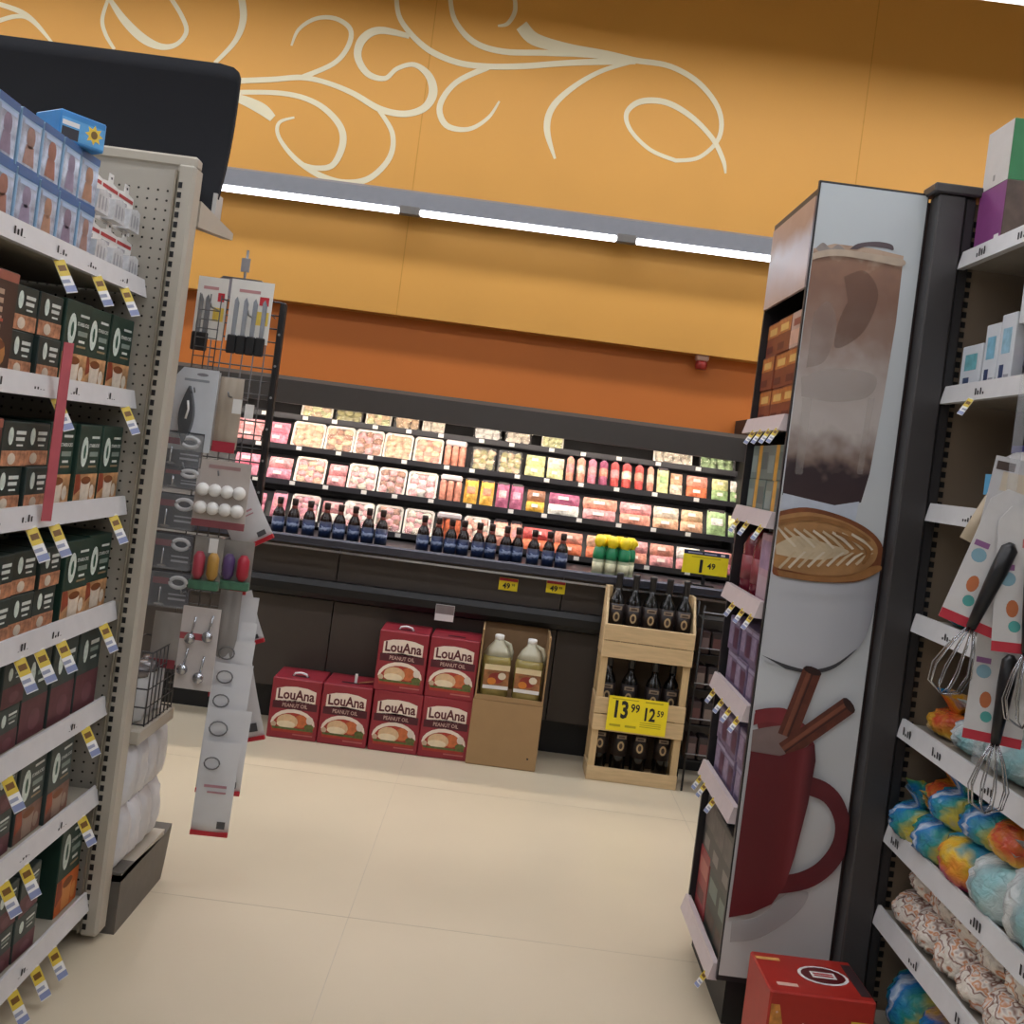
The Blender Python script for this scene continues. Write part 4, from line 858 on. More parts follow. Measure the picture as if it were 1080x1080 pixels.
ICE = ramp_mat('icedcoffee', [(0, '#3a2a2c'), (.12, '#33262a'), (.17, '#7a675e'), (.3, '#b5aca6'), (.5, '#ab9f98'), (.68, '#8a7062'), (.85, '#7e5c4a'), (.95, '#8a6650'), (1, '#b59c86')], 2, zB+.03, zA, .4, .24, noise_scale=17)
pr([(858, 262), (880, 257), (920, 262), (953, 270), (945, 340), (930, 430), (917, 500), (908, 530), (880, 534), (825, 522), (840, 400)], ICE, 'iced_coffee')
pr([(826, 520), (880, 533), (906, 529), (901, 556), (880, 552), (822, 536)], mat('#b9c0cc', .4), 'glass_foot')
pr(curve([(896, 263), (905, 257), (925, 255), (940, 258), (942, 264), (934, 262), (915, 260), (904, 263)]), mat('#54464a', .4), 'ice_cube')
pr(curve([(860, 262), (868, 256), (876, 262), (884, 258), (892, 266), (880, 268), (866, 268)]), mat('#8f8580', .4, var=.25), 'ice_cube')
pr(curve([(890, 292), (912, 286), (926, 310), (914, 345), (896, 362), (880, 366), (884, 340), (894, 318)]), mat('#6a4a3c', .4, var=.2, scale=30, alpha=.35), 'coffee_swirl')
pr(curve([(858, 330), (874, 318), (882, 345), (870, 380), (850, 388)]), mat('#a08c82', .4, var=.2, scale=30, alpha=.3), 'milk_cloud')
pr(curve([(845, 398), (880, 388), (922, 396), (916, 418), (880, 424), (845, 418)]), mat('#b5aaa4', .4, var=.2, scale=30, alpha=.3), 'milk_cloud')
pr(curve([(853, 268), (880, 263), (920, 268), (952, 274), (950, 281), (918, 275), (880, 270), (852, 275)]), mat('#b5a28e', .4, var=.1), 'foam_rim'); pr([(846, 420), (856, 420), (846, 500), (838, 500)], mat('#c0b8b2', .4, var=.06, alpha=.22), 'glass_highlight'); pr([(915, 420), (922, 420), (909, 500), (903, 500)], mat('#c0b8b2', .4, var=.06, alpha=.22), 'glass_highlight')
# latte
pr(curve([(806, 585), (807, 610), (804, 690), (830, 701), (855, 706), (880, 700), (900, 688), (915, 665), (928, 615), (930, 600), (870, 590), (815, 560)]), ramp_mat('whitecup', [(0, '#bdbec2'), (.5, '#b6b7bc'), (.85, '#a4a5ab'), (1, '#87888e')], 0, at(805, 650, EY0)[0], at(925, 640, EY0)[0], .4), 'white_cup')
pr(curve([(802, 690), (830, 701), (855, 706), (880, 700), (903, 684), (880, 704), (855, 710), (828, 705)]), mat('#3a3a3e', .5), 'cup_shadow_line')
pr(curve([(818, 540), (850, 535), (890, 545), (920, 562), (932, 582), (926, 600), (905, 613), (870, 614), (835, 610), (812, 602), (813, 570)]), mat('#7a4526', .45, var=.25, scale=30), 'crema_rim')
pr(curve([(820, 544), (852, 540), (888, 549), (916, 565), (925, 580), (918, 596), (895, 606), (865, 607), (835, 602), (813, 594), (815, 565)]), mat('#a67a4c', .45, var=.15, scale=25), 'latte')
FO = mat('#cdbfa8', .45, var=.08)
pr(curve([(816, 575), (840, 565), (868, 572), (895, 582), (868, 590), (838, 588), (818, 584)]), mat('#c4b193', .45, var=.1), 'latte_leaf')
LB = mat('#8f6236', .45, var=.15)
for i in range(9):
    x = 824+i*10; e = 1-i/10
    pr([(x+13, 577+i*.4), (x+3, 572-5*e), (x-8, 566-9*e), (x-7, 563.5-9*e), (x+5, 569.5-5*e), (x+15.5, 576+i*.4)], FO if i % 2 == 0 else mat('#c0ab8c', .45, var=.1), 'latte_leaf')
    pr([(x+13, 581+i*.2), (x+5, 585+4*e), (x-4, 593+5*e), (x-2, 595+5*e), (x+7, 587+4*e), (x+15.5, 581.5+i*.2)], FO if i % 2 else mat('#c0ab8c', .45, var=.1), 'latte_leaf')
for pts in ([(820, 548), (855, 544), (890, 552), (915, 568), (912, 570), (888, 556), (855, 548), (820, 552)], [(880, 560), (905, 570), (917, 581), (910, 594), (907, 592), (912, 581), (902, 573), (880, 563)], [(818, 600), (850, 606), (890, 607), (920, 596), (928, 600), (905, 611), (865, 613), (820, 607)]):
    pr(curve(pts), LB, 'crema_streak')
# red mug with cinnamon
MUG = ramp_mat('redmug', [(0, '#5f1620'), (.5, '#5c161e'), (.68, '#64191f'), (.76, '#742a30'), (.86, '#4a1018'), (1, '#3a0c14')], 0, at(765, 860, EY0)[0], at(860, 860, EY0)[0], .35)
pr(curve([(792, 748), (815, 745), (832, 752), (850, 770), (800, 778)]), mat('#6d2329', .4), 'mug_inside')
pr(curve([(788, 752), (812, 745), (834, 750), (857, 783), (850, 790), (835, 770), (812, 760), (790, 764)]), mat('#7a2a30', .35), 'mug_rim')
pr(curve([(792, 768), (830, 764), (853, 782), (820, 796), (790, 792)]), mat('#7d6a66', .4), 'milk')
def stick(a, b_, w_, nm):
    (x0, y0), (x1, y1) = a, b_; d_ = Vector((x1-x0, y1-y0)).normalized(); n = Vector((-d_.y, d_.x))*w_/2
    pr([(x0-n.x, y0-n.y), (x1-n.x, y1-n.y), (x1+n.x, y1+n.y), (x0+n.x, y0+n.y)], mat('#5c2c1e', .5, var=.2, scale=40), nm)
    pr([(x0-n.x*.5, y0-n.y*.5), (x1-n.x*.5, y1-n.y*.5), (x1-n.x*.05, y1-n.y*.05), (x0-n.x*.05, y0-n.y*.05)], mat('#7a4632', .5, var=.15), nm+'_highlight')
    pr([(x0+n.x*.05, y0+n.y*.05), (x1+n.x*.05, y1+n.y*.05), (x1+n.x*.2, y1+n.y*.2), (x0+n.x*.2, y0+n.y*.2)], mat('#3a1b14', .5), nm+'_groove')
    pr([(x1+n.x*math.cos(q*math.pi/5)+d_.x*4*math.sin(q*math.pi/5), y1+n.y*math.cos(q*math.pi/5)+d_.y*4*math.sin(q*math.pi/5)) for q in range(10)], mat('#2e1612', .5), nm+'_end')
stick((828, 775), (855, 706), 20, 'cinnamon_stick'); stick((825, 790), (893, 742), 19, 'cinnamon_stick')
hp = curve([(846, 815), (868, 822), (885, 838), (894, 865), (890, 895), (875, 918), (850, 934), (815, 940)], 4); hi = curve([(850, 836), (866, 843), (876, 858), (878, 875), (872, 892), (858, 908), (840, 917), (822, 920)], 4)
for a in range(len(hp)-1): 
    pass
hm = MB(); cnt_l[0] += 1
A_ = pp(hp); B_ = pp(hi); k_ = min(len(A_), len(B_))
for a in range(k_-1): hm.poly([A_[a], A_[a+1], B_[a+1], B_[a]], EY0-.0004*cnt_l[0], mat('#5a171f', .35))
hm.obj('mug_handle', pob)
pr([(790, 790), (820, 795), (857, 783), (858, 800), (850, 845), (836, 900), (826, 930), (812, 950), (790, 960), (766, 964)], MUG, 'red_mug')
pr(curve([(770, 968), (800, 962), (826, 940), (850, 938), (838, 960), (800, 985), (768, 990)]), mat('#8f8a8c', .4, var=.3, scale=20, alpha=.35), 'mug_reflection')
# header picture
hp_ = MB(); hp_.box(EX0-.004, EX0+.004, EY0+.01, EY1-.01, 1.93, 2.17, ramp_mat('headpic', [(0, '#b9a49e'), (.3, '#c7bdc2'), (.55, '#c2c2cc'), (.8, '#a88a7c'), (1, '#b59a8e')], 2, 1.93, 2.17, .3, .4, noise_scale=9)); Rr(hp_, 'header_picture')
RZ = [1.589, 1.33, 1.094, .821, .554, .144]
RTAGS = [(2.69, 2.77, 2.86, 2.95), (2.72, 2.88, 3.0), (2.70, 2.80, 2.92), (2.7, 2.8, 2.9, 3.02), (2.85, 2.98, 3.05), (2.7,)]
PLIP = mat('#c5b8b8', .45, var=.03)
for k, z in enumerate(RZ):
    s = Rr(MB().box(EX0+.005, EX1-.012, EY0+.016, EY1-.012, z-.03, z-.006, FRB), 'shelf')
    lp = MB(); lp.prism([(EX0+.006, z-.034), (EX0-.020, z-.034), (EX0-.008, z+.010), (EX0+.006, z+.010)], EY0+.02, EY1-.005, PLIP)
    def fix(o): return o
    fix(lp.obj('price_rail', s))
    for yy in RTAGS[k]:
        mo('price_tag', TGR, s, None, (EX0-.016, yy, z-.03))
# products on the endcap (facing the aisle, -x)
def bx(w, h, d, body, bands, bev=.002):
    m = MB(); m.box(-w/2, w/2, 0, d, 0, h, body, bev)
    for (x0, x1, z0_, z1_, mm) in bands: m.rect(x0*w, x1*w, z0_*h, z1_*h, -.0006-.0002*bands.index((x0, x1, z0_, z1_, mm)), mm)
    return m.mesh()
OB_ = bx(.135, .1, .13, mat('#7a3a22', .45, var=.12), [(-.48, .48, .55, .95, mat('#a8642c', .45, var=.3, scale=40)), (-.3, .3, .62, .82, mat('#d0a860', .5)), (-.4, .1, .1, .3, mat('#5a2018', .5))])
OBW = bx(.135, .1, .13, mat('#b59a8e', .45, var=.12), [(-.48, .48, .1, .5, mat('#c7a08c', .45, var=.2)), (-.3, .3, .6, .8, mat('#8a4a3a', .5))])
TL = bx(.2, .098, .15, mat('#5c6f6c', .45, var=.1), [(-.1, .08, .0, 1, mat('#c9952c', .45, var=.2)), (-.45, -.15, .2, .7, mat('#7d8d8a', .5)), (.12, .45, .3, .8, mat('#4a5a5c', .5))])
PU = bx(.128, .098, .13, mat('#6d5f7a', .4, var=.2, scale=40), [(-.42, -.04, .2, .8, mat('#8d7f9a', .4, var=.3, scale=60)), (.04, .44, .15, .75, mat('#56304a', .4, var=.3)), (-.45, .45, .84, .94, mat('#9a93ac', .5))])
DK = bx(.135, .165, .13, mat('#3a3838', .45), [(-.45, .45, .5, .9, mat('#5c5654', .5, var=.3)), (-.3, .2, .15, .35, mat('#7a7470', .5))])
RDB = bx(.135, .18, .13, mat('#8a2e34', .45, var=.1), [(-.4, .4, .6, .85, mat('#b06a62', .5)), (-.4, .3, .2, .4, mat('#5a2024', .5))])
DGB = bx(.135, .18, .13, mat('#2b3330', .45), [(-.35, .35, .55, .8, mat('#6d7a72', .5)), (-.4, .4, .1, .35, mat('#4a3a30', .5, var=.4))])
PINKB = bx(.12, .19, .12, mat('#a88a98', .4, var=.2), [(-.4, .4, .5, .9, mat('#8f7a9a', .4, var=.3)), (-.4, .4, .1, .4, mat('#b09aa4', .4))])
def fill(k, cols, rows, grid, names, cat, group, y0=2.735, xoff=.012):
    for j in range(rows):
        for i in range(cols):
            me, ww_, hh_, nm = grid(j, i); yy = y0+i*(ww_+.003)
            if yy+ww_/2 > EY1-.012: continue
            put(names, '%s, %s from poster, %s level, endcap shelf %s' % (nm, ORD[i], ('bottom', 'second', 'third')[j], group), cat, me, (EX0+xoff+random.uniform(0, .006), yy, RZ[k]-.0055+j*(hh_+.0005)), -HP, group='boxes on the endcap shelf '+group)
fill(0, 3, 3, lambda j, i: ((OBW, .135, .1, 'pale pink and tan box') if (j == 2 and i == 0) else (OB_, .135, .1, 'orange brown box')), 'coffee_box', 'box', 'below the header')
fill(1, 2, 2, lambda j, i: (TL, .2, .098, 'gold striped teal box'), 'tea_box', 'box', 'below the orange boxes', 2.77)
fill(3, 3, 2, lambda j, i: (PU, .128, .098, 'mottled purple box'), 'tea_box', 'box', 'below the maroon bottles')
fill(4, 3, 2, lambda j, i: (PU, .128, .098, 'mottled purple box'), 'tea_box', 'box', 'second from the bottom')
fill(5, 3, 2, lambda j, i: ((DK, .135, .165, 'dark grey box') if j else ((RDB, .135, .165, 'red box') if i == 2 else (DGB, .135, .165, 'dark green box'))), 'coffee_box', 'box', 'at the very bottom')
MR = mat('#6d2030', .25, var=.15)
for i in range(2):
    b_ = MB().lathe([(.05, 0), (.056, .01), (.056, .14), (.04, .175), (.02, .19)], MR, 14); cp_ = MB().lathe([(.021, .188), (.022, .212), (.018, .215)], mat('#2a1a1c', .4), 12); lb_ = MB().lathe([(.0566, .04), (.0566, .11)], mat('#8a3a44', .4, var=.2), 14)
    put('syrup_bottle', 'maroon syrup bottle on the endcap, %s from the poster' % ('nearer' if i == 0 else 'farther'), 'bottle', [('bottle', b_.mesh()), ('label', lb_.mesh()), ('cap', cp_.mesh())], (EX0+.07, 2.9+i*.125, RZ[2]-.0055), group='maroon bottles on the endcap')
put('tea_box', 'tall pinkish grey box between poster and maroon bottles', 'box', PINKB, (EX0+.012, 2.755, RZ[2]-.0055), -HP)

# ================================================================== RIGHT GONDOLA
rg = thing('shelving_gondola', 'dark grey shelving unit on the right with white price rails', 'shelving', (1.5, 1.4, 0))
def G(mb, n, kind=None): o = mb.obj(n, rg, kind); o.matrix_parent_inverse = Matrix.Translation((-1.5, -1.4, 0)); return o
DG = mat('#3b3838', .4, var=.04, scale=4); TAUPE = mat('#7d6d5b', .6, var=.04, scale=4)
G(MB().box(1.05, 2.1, 2.625, 2.645, .02, 2.19, TAUPE), 'end_panel')
G(MB().box(.992, 1.062, 2.60, 2.66, .0, 2.2, DG, .004), 'upright'); G(MB().box(.9875, 1.005, 2.662, 2.676, .02, 2.19, mat('#33211e', .6)), 'filler_strip'); G(MB().box(1.066, 1.092, 2.61, 2.66, .0, 2.2, mat('#2c2a2b', .45), .003), 'upright_channel')
G(MB().box(.975, 2.1, 2.59, 2.67, 2.2, 2.225, DG, .004), 'top_cap')
sl_ = MB()
for i in range(82): sl_.box(1.096, 1.108, 2.6225, 2.6255, .04+i*.0258, .055+i*.0258, BLACK)
G(sl_, 'slots', 'stuff')
G(MB().box(1.7, 1.72, .25, 2.6, .05, 2.2, mat('#5c5044', .7)), 'back_panel'); G(MB().box(1.12, 1.7, .25, 2.6, 0, .09, BLACK), 'kick_base')
GZ = [2.05, 1.705, 1.406, 1.123, .854, .585, .376]; GX = 1.075
RGT = [(), (2.42,), (), (), (), (), ()]
for k, z in enumerate(GZ+[.12]):
    s = G(MB().box(GX+.004, 1.7, .25, 2.615, z-.03, z-.004, mat('#8d8579', .5)), 'shelf')
    def gfix(o): return o
    if k < 7:
        lp = MB(); lp.prism([(GX+.004, z-.036), (GX-.014, z-.036), (GX-.004, z+.010), (GX+.004, z+.010)], .25, 2.605, LIPW); gfix(lp.obj('price_rail', s))
        mk = MB(); label_marks(mk, 1.6, 2.58, GX-.0115, z-.034, .22, -1); mk.obj('shelf_label', s, 'stuff')
        for yy in RGT[k]: mo('price_tag', TGR, s, None, (GX-.016, yy, z-.034))
def gput(name, lab, cat, me, y, k, dx=.03, rz=0, dz=0, grp=None): return put(name, lab, cat, me, (GX+dx, y, (GZ+[.12])[k]-.0035+dz), -HP+rz, group=grp)
# top shelf
def two_face(w, h, d, front, end, bands):
    m = MB(); m.box(-w/2, w/2, 0, d, 0, h, end, .002); m.rect(-w/2+.001, w/2-.001, .001, h-.001, -.0004, front)
    for (x0, x1, z0_, z1_, mm) in bands: m.rect(x0*w, x1*w, z0_*h, z1_*h, -.0008, mm)
    X_ = w/2+.0006
    for (y0_, y1_, z0_, z1_, mm) in ((.06, .1, .12, .3, PAPER), (.1, .2, .45, .8, mat('#7a6050', .5, var=.3))): m.add([(X_, y0_, z0_*h), (X_, y1_, z0_*h), (X_, y1_, z1_*h), (X_, y0_, z1_*h)], [(0, 1, 2, 3)], mm)
    return m.mesh()
gput('tea_box', 'magenta box with brown end on the top right shelf', 'box', two_face(.145, .165, .25, mat('#83407a', .5, var=.06), mat('#55443a', .5, var=.3, scale=25), [(.25, .42, .06, .22, PAPER)]), 2.53, 0, .02)
gput('storage_box', 'white box with green end on top of the magenta box', 'box', two_face(.135, .15, .24, mat('#c9c6c2', .5, var=.03), mat('#2f7a4a', .5, var=.06), [(-.1, -.02, .1, .2, mat('#8a8884', .5))]), 2.53, 0, .022, 0, .1655)
# second shelf
def carton(w, h, d, c2, c3): return bx(w, h, d, mat('#cfd3d8', .4, var=.04), [(-.3, .3, .45, .8, mat(c2, .5, var=.25, scale=40)), (-.3, .0, .12, .3, mat(c3, .5)), (.05, .4, .1, .16, mat('#9a9ca4', .5))])
gput('sugar_carton', 'short white carton with teal mark, nearest the dark upright on the right shelf', 'carton', carton(.11, .115, .1, '#6aa8b0', '#3a4a6a'), 2.53, 1, .02)
gput('sugar_carton', 'tall white carton with blue mark beside the short white carton', 'carton', carton(.07, .155, .1, '#7ab0c8', '#2f3f66'), 2.43, 1, .02)
gput('sugar_carton', 'second tall white carton with pale blue mark on the right shelf', 'carton', carton(.07, .17, .1, '#8fb8cc', '#33446a'), 2.355, 1, .02)
jr = [('jar', MB().lathe([(.04, 0), (.044, .01), (.044, .1), (.036, .115)], mat('#1f1a22', .2, var=.1), 14).mesh(), [('label', MB().lathe([(.0446, .04), (.0446, .09)], ramp_mat('jarlab', [(0, '#23305c'), (.4, '#b8bcd0'), (.55, '#2a3a70'), (.8, '#a83a44'), (1, '#2a2a40')], 2, .04, .09, .4), 14).mesh())]), ('lid', MB().lathe([(.043, .113), (.043, .135), (.03, .138)], DARK, 14).mesh())]
gput('jar', 'dark jar with blue and red label beside the white cartons', 'jar', jr, 2.27, 1, .07)
gput('jar', 'dark jar with blue and red label at the right edge of the picture', 'jar', jr, 2.175, 1, .07)
gput('sugar_carton', 'white carton with blue shield stacked on the dark jars', 'carton', carton(.15, .13, .1, '#4a8ad0', '#2f3f66'), 2.235, 1, .02, 0, .1385)
# third shelf: white bags
for i, (yy, hh, lab) in enumerate(((2.33, .16, 'white bag with blue corner on the third right shelf'), (2.2, .2, 'taller white bag with cream front on the third right shelf'))):
    b_ = pillow(.15, hh, .12, mat('#cfcccb', .4, var=.06, scale=14)); l_ = MB(); l_.box(-.06, -.02, -.063, -.055, hh*.3, hh*.6, mat('#5aa0c8', .5)); l_.box(-.01, .05, -.066, -.056, hh*.4, hh*.6, mat('#d8c9b0', .5)); h_ = MB(); h_.box(-.06, .06, -.01, .01, hh*.95, hh*1.06, mat('#3c3a78' if i == 0 else '#d5d2d2', .5))
    gput('sugar_bag', lab, 'bag', [('bag', b_.mesh()), ('label', l_.mesh()), ('top_fold', h_.mesh())], yy, 2, .09)
# bags of paper party goods: pillow body with a gathered neck
def party_mat(key, stops, ax=0, lo=-.1, hi=.1, wob=.8, ns=13): return ramp_mat(key, stops, ax, lo, hi, .12, wob, noise_scale=ns, bump=.6)
PM = [party_mat('bagA', [(0, '#c9b030'), (.16, '#2f8a6a'), (.32, '#1f6aa8'), (.45, '#c4d2e0'), (.52, '#2a7ac0'), (.75, '#2f8f86'), (.88, '#c0b040'), (1, '#2a6ab8')]),
      party_mat('bagB', [(0, '#e0d4c4'), (.2, '#d8a83a'), (.35, '#c84a30'), (.55, '#d89a2a'), (.72, '#2a7ab0'), (1, '#2a9a8a')], 2, 0, .16),
      party_mat('bagC', [(0, '#dcd2cc'), (.18, '#b04068'), (.35, '#d8862a'), (.47, '#d8b030'), (.6, '#2a8a9a'), (.85, '#2a6ab8'), (1, '#d0a030')], 2, 0, .16),
      party_mat('bagD', [(0, '#a9bcbe'), (.3, '#d2d8d8'), (.5, '#8fa8ac'), (.7, '#8fc0c4'), (1, '#c4ccc8')]),
      party_mat('bagE', [(0, '#8a5a44'), (.14, '#e6e2dc'), (.34, '#e8e4de'), (.44, '#d08a5a'), (.5, '#e8e0d6'), (.6, '#7a4a3a'), (.66, '#e4dcd2'), (.84, '#e0d8cc'), (.92, '#c87848'), (1, '#e6e0d8')], 0, -.12, .12, 1.8, 22)]
def party_bag(i, w=.2, h=.16, d=.12):
    b_ = pillow(w, h, d, PM[i], nx=14, nz=12, jit=.006); t_ = MB(); n = 8
    vs = []; fs = []
    for j, (r, z) in enumerate(((.012, h*.9), (.016, h), (.045, h+.03), (.06, h+.04))):
        for q in range(12): a = 2*math.pi*q/12; rr = r*(1+(.25 if q % 2 else -.1)*(j > 1)); vs.append((rr*math.cos(a)*1.4, rr*math.sin(a)*.6, z))
    for j in range(3):
        for q in range(12): fs.append((j*12+q, j*12+(q+1) % 12, (j+1)*12+(q+1) % 12, (j+1)*12+q))
    t_.add(vs, fs, PM[i], True)
    return [('bag', b_.mesh()), ('gathered_neck', t_.mesh())]
gput('cup_bag', 'small blue wrapped pack on the fourth right shelf by the upright', 'bag', party_bag(0, .12, .05, .1), 2.52, 3, .1)
gput('cup_bag', 'small teal wrapped pack behind the whisk cards on the fourth right shelf', 'bag', party_bag(3, .12, .06, .1), 2.38, 3, .1)
for i, (yy, pm, w_, h_, lab) in enumerate(((2.51, 1, .12, .065, 'orange and red wrapped bag by the upright on the fifth right shelf'), (2.36, 3, .16, .07, 'pale blue bag in the middle of the fifth right shelf'), (2.16, 3, .2, .09, 'pale teal bag at the front of the fifth right shelf'), (1.98, 0, .16, .1, 'blue bag at the right picture edge on the fifth right shelf'))):
    gput('cup_bag', lab, 'bag', party_bag(pm, w_, h_, .12), yy, 4, .085, .1*i)
for i, (yy, pm, w_, h_, dz, dx, lab) in enumerate((
        (2.53, 0, .13, .09, 0, .04, 'blue and green bag sticking out past the upright, sixth right shelf'), (2.47, 1, .12, .08, .09, .09, 'red and yellow bag on the blue bags by the upright, sixth right shelf'),
        (2.40, 0, .14, .10, 0, .045, 'blue bag with yellow green rim, second along the sixth right shelf'), (2.36, 0, .13, .08, .10, .06, 'blue green bag lying on top, middle of the sixth right shelf'),
        (2.26, 2, .14, .11, 0, .05, 'rainbow striped blue orange and pink bag on the sixth right shelf'), (2.22, 0, .15, .08, .11, .07, 'blue bag lying on the rainbow bag, sixth right shelf'),
        (2.11, 3, .15, .12, 0, .05, 'clear pale teal bag beside the rainbow bag, sixth right shelf'), (2.09, 1, .13, .08, .12, .07, 'orange bag on the pale teal bag, sixth right shelf'), (1.95, 3, .16, .15, 0, .05, 'pale teal bag at the right picture edge, sixth right shelf'))):
    gput('cup_bag', lab, 'bag', party_bag(pm, w_, h_, .14), yy, 5, dx, .14*(i % 3)-.14, dz, 'party bags on the sixth right shelf')
for i, yy in enumerate((2.51, 2.39, 2.27, 2.15, 2.03, 1.91)):
    for j in range(2):
        gput('marshmallow_bag', '%s cream and orange snack bag, %s from upright on seventh right shelf' % (('lower', 'upper')[j], ORD[i]), 'bag', party_bag(4, .13, .085+.008*(i % 3), .14), yy-.03*j, 6, .07+.02*j, .2*((i+j) % 3)-.2, j*.088, 'cream snack bags on the seventh right shelf')
for i, (yy, pm, lab) in enumerate(((2.47, 0, 'blue and yellow bag on the bottom right deck beside the red box'), (2.3, 2, 'red and rainbow bag on the bottom right deck'), (2.12, 4, 'pale bag on the bottom right deck at the picture corner'))):
    gput('cup_bag', lab, 'bag', party_bag(pm, .17, .15, .14), yy, 7, .07, 0, 0)

# ---- clip strip of whisk cards
cs = thing('clip_strip', 'clear clip strip carrying whisk cards in front of the right shelves', 'strip', (1.015, 2.08, .9))
MB().box(-.004, .004, -.014, .014, 0, .8, CLEAR).obj('strip', cs); MB().tube([(0, 0, .79), (.0, 0, .83), (.03, 0, .84)], .004, WHITE).obj('hanger', cs)
def whisk_card(w=.105, h=.27):
    c_ = MB(); c_.prism([(-w/2, 0), (w/2, 0), (w/2, h*.9), (w*.3, h), (-w*.3, h), (-w/2, h*.9)], 0, .003, mat('#c9c7c6', .4, var=.05)); c_.rect(-w/2, w/2, 0, h*.07, -.0006, mat('#b8283a', .5)); c_.rect(-w*.1, w*.42, h*.72, h*.78, -.0006, mat('#c46a68', .5)); c_.ell(-w*.2, h*.3, w*.1, h*.06, -.0006, mat('#b0643a', .5)); c_.ell(-w*.3, h*.5, w*.13, h*.05, -.0006, mat('#7aa0b0', .5)); c_.ell(-w*.15, h*.18, w*.1, h*.04, -.0006, mat('#4a9a94', .5)); c_.rect(-w*.45, -w*.2, h*.56, h*.6, -.0006, mat('#8a5a8a', .5))
    hd_ = MB(); hd_.tube([(w*.05, -.018, h*.02), (w*.06, -.019, h*.2), (w*.08, -.02, h*.45), (w*.09, -.02, h*.62), (w*.09, -.018, h*.66)], [.009, .012, .0155, .015, .006], mat('#131316', .35), 12)
    wi = MB()
    for q in range(5):
        a = math.pi*q/5; loop = []
        for i in range(13):
            t = math.pi*2*i/12; r = .036*math.sin(t/2)**.8*(1 if i <= 6 else 1); 
        pts = [(.004, .0), (.022, -.04), (.036, -.09), (.03, -.125), (0, -.14), (-.03, -.125), (-.036, -.09), (-.022, -.04), (-.004, .0)]
        wi.tube([(w*.05+x_*math.cos(a), -.018+x_*math.sin(a)*.6, h*.03+z_) for x_, z_ in pts], .0014, CHROME, 4)
    return [('card', c_.mesh()), ('handle', hd_.mesh()), ('wires', wi.mesh())]
WC = whisk_card()
for i, (px, py, D, lab, ang) in enumerate(((1019, 662, 1.93, 'upper black-handled whisk on a white card in front of the right shelves', .27), (1045, 784, 1.99, 'lower black-handled whisk on a white card above the rainbow bags', .02), (1078, 690, 1.88, 'black-handled whisk on a card cut by the right picture edge', -.06))):
    x_, z_ = at(px, py, D); put('whisk', lab, 'whisk', WC, (x_, D, z_), -.35, 0, 'whisk cards on the clip strip', ang)
hc = MB(); hc.box(-.05, .05, 0, .003, 0, .17, mat('#c4c3c4', .4, var=.06)); hc.rect(-.03, .03, .1, .14, -.0006, mat('#d0c2ac', .5)); hc.rect(-.045, -.01, .142, .16, -.0006, mat('#4a3a34', .5)); hc.rect(-.02, .04, .05, .09, -.0006, mat('#6aa0b8', .5))
x_, z_ = at(1058, 570, 2.12); put('utensil_pack', 'white hanging pack above the whisks in front of the third right shelf', 'utensil pack', hc.mesh(), (x_, 2.12, z_), -.35, 0, None, .1)
bg = pillow(.07, .13, .03, mat('#b5a58c', .45, var=.1)); x_, z_ = at(1028, 575, 2.18); put('hanging_packet', 'small beige pouch hanging left of the white pack by the right shelves', 'packet', [('pouch', bg.mesh()), ('hang_tab', MB().box(-.012, .012, -.002, .002, .12, .15, PAPER).mesh())], (x_, 2.18, z_), -.35, 0, None, .4)

# ---- red drinks carton on the floor
rb = MB(); RW, RD, RH = .25, .19, .25; RB = mat('#a8281f', .4, var=.06)
rb.box(-RW/2, RW/2, 0, RD, 0, RH, RB, .004)
cartn = rb
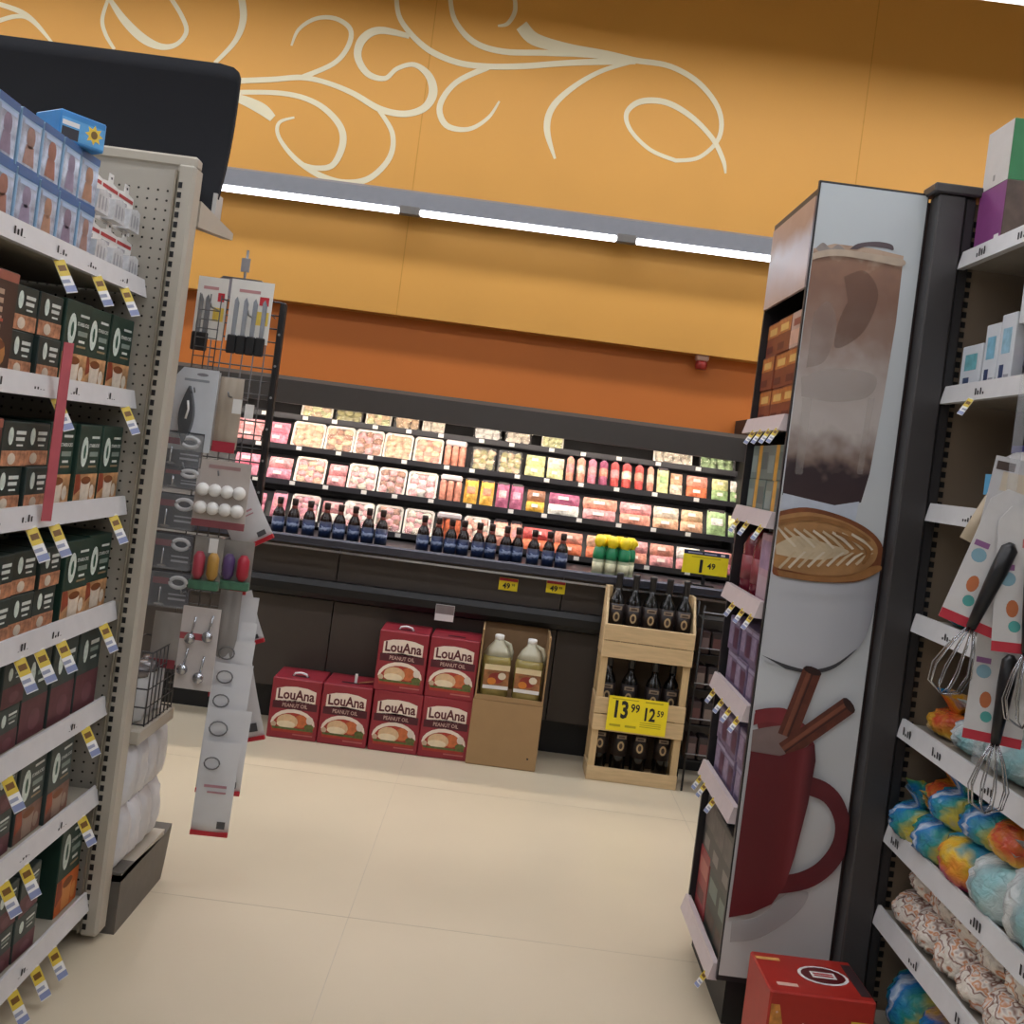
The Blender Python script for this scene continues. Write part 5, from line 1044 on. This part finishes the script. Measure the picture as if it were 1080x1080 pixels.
# top print
def topq(x0, x1, y0, y1, m, l=1): rb.add([(x0, y0, RH+.0006*l), (x1, y0, RH+.0006*l), (x1, y1, RH+.0006*l), (x0, y1, RH+.0006*l)], [(0, 1, 2, 3)], m)
n = 18; rb.add([(.03+.062*math.cos(2*math.pi*i/n), .1+.045*math.sin(2*math.pi*i/n), RH+.0006) for i in range(n)], [tuple(range(n))], PAPER)
rb.add([(.03+.054*math.cos(2*math.pi*i/n), .1+.038*math.sin(2*math.pi*i/n), RH+.0012) for i in range(n)], [tuple(range(n))], mat('#5a1418', .4))
topq(.0, .06, .085, .115, PAPER, 3); topq(.006, .054, .092, .098, RED, 4); topq(.006, .054, .102, .108, RED, 4)
topq(.095, .12, .02, .17, mat('#3a2a2c', .4)); topq(-.12, -.06, .15, .165, mat('#d8a05a', .5)); topq(-.1, -.05, .03, .045, mat('#d8b0a0', .5))
y = -.0006
rb.rect(.07, .118, .06, .2, y, mat('#d8b83a', .5)); rb.rect(.078, .11, .12, .165, y*2, mat('#6d5a18', .5)); rb.ell(.094, .09, .012, .012, y*2, INK)
rb.text('FREE', .03, .165, .018, y, mat('#e0a8a0', .5), .01) if False else rb.rect(.0, .055, .165, .178, y, mat('#d8938a', .5)); rb.rect(.01, .05, .145, .155, y, mat('#d8938a', .5)); rb.rect(-.04, -.015, .15, .175, y, mat('#5a1a1c', .5))
rb.rect(-.1, .05, .06, .11, y, PAPER); rb.poly([(-.095, .065), (.045, .065), (.045, .105), (-.095, .105)], y*2, mat('#4a1416', .5)); rb.rect(-.08, .03, .075, .095, y*3, PAPER)
rb.poly([(-.12, .0), (-.1, .0), (-.085, .16), (-.1, .22), (-.12, .22)], y, mat('#c4823a', .5, var=.4, scale=40))
for i in range(14): rb.ell(random.uniform(-.11, .06), random.uniform(.02, .23), .003, .003, y*1.5, mat('#d8b0a0', .5), 6)
tag(rb.obj('drinks_carton'), 'red printed drinks carton on the floor below the coffee poster', 'carton')
o = bpy.data.objects['drinks_carton']; o.location = (.878, 2.37, 0); o.rotation_euler = (0, 0, .02)
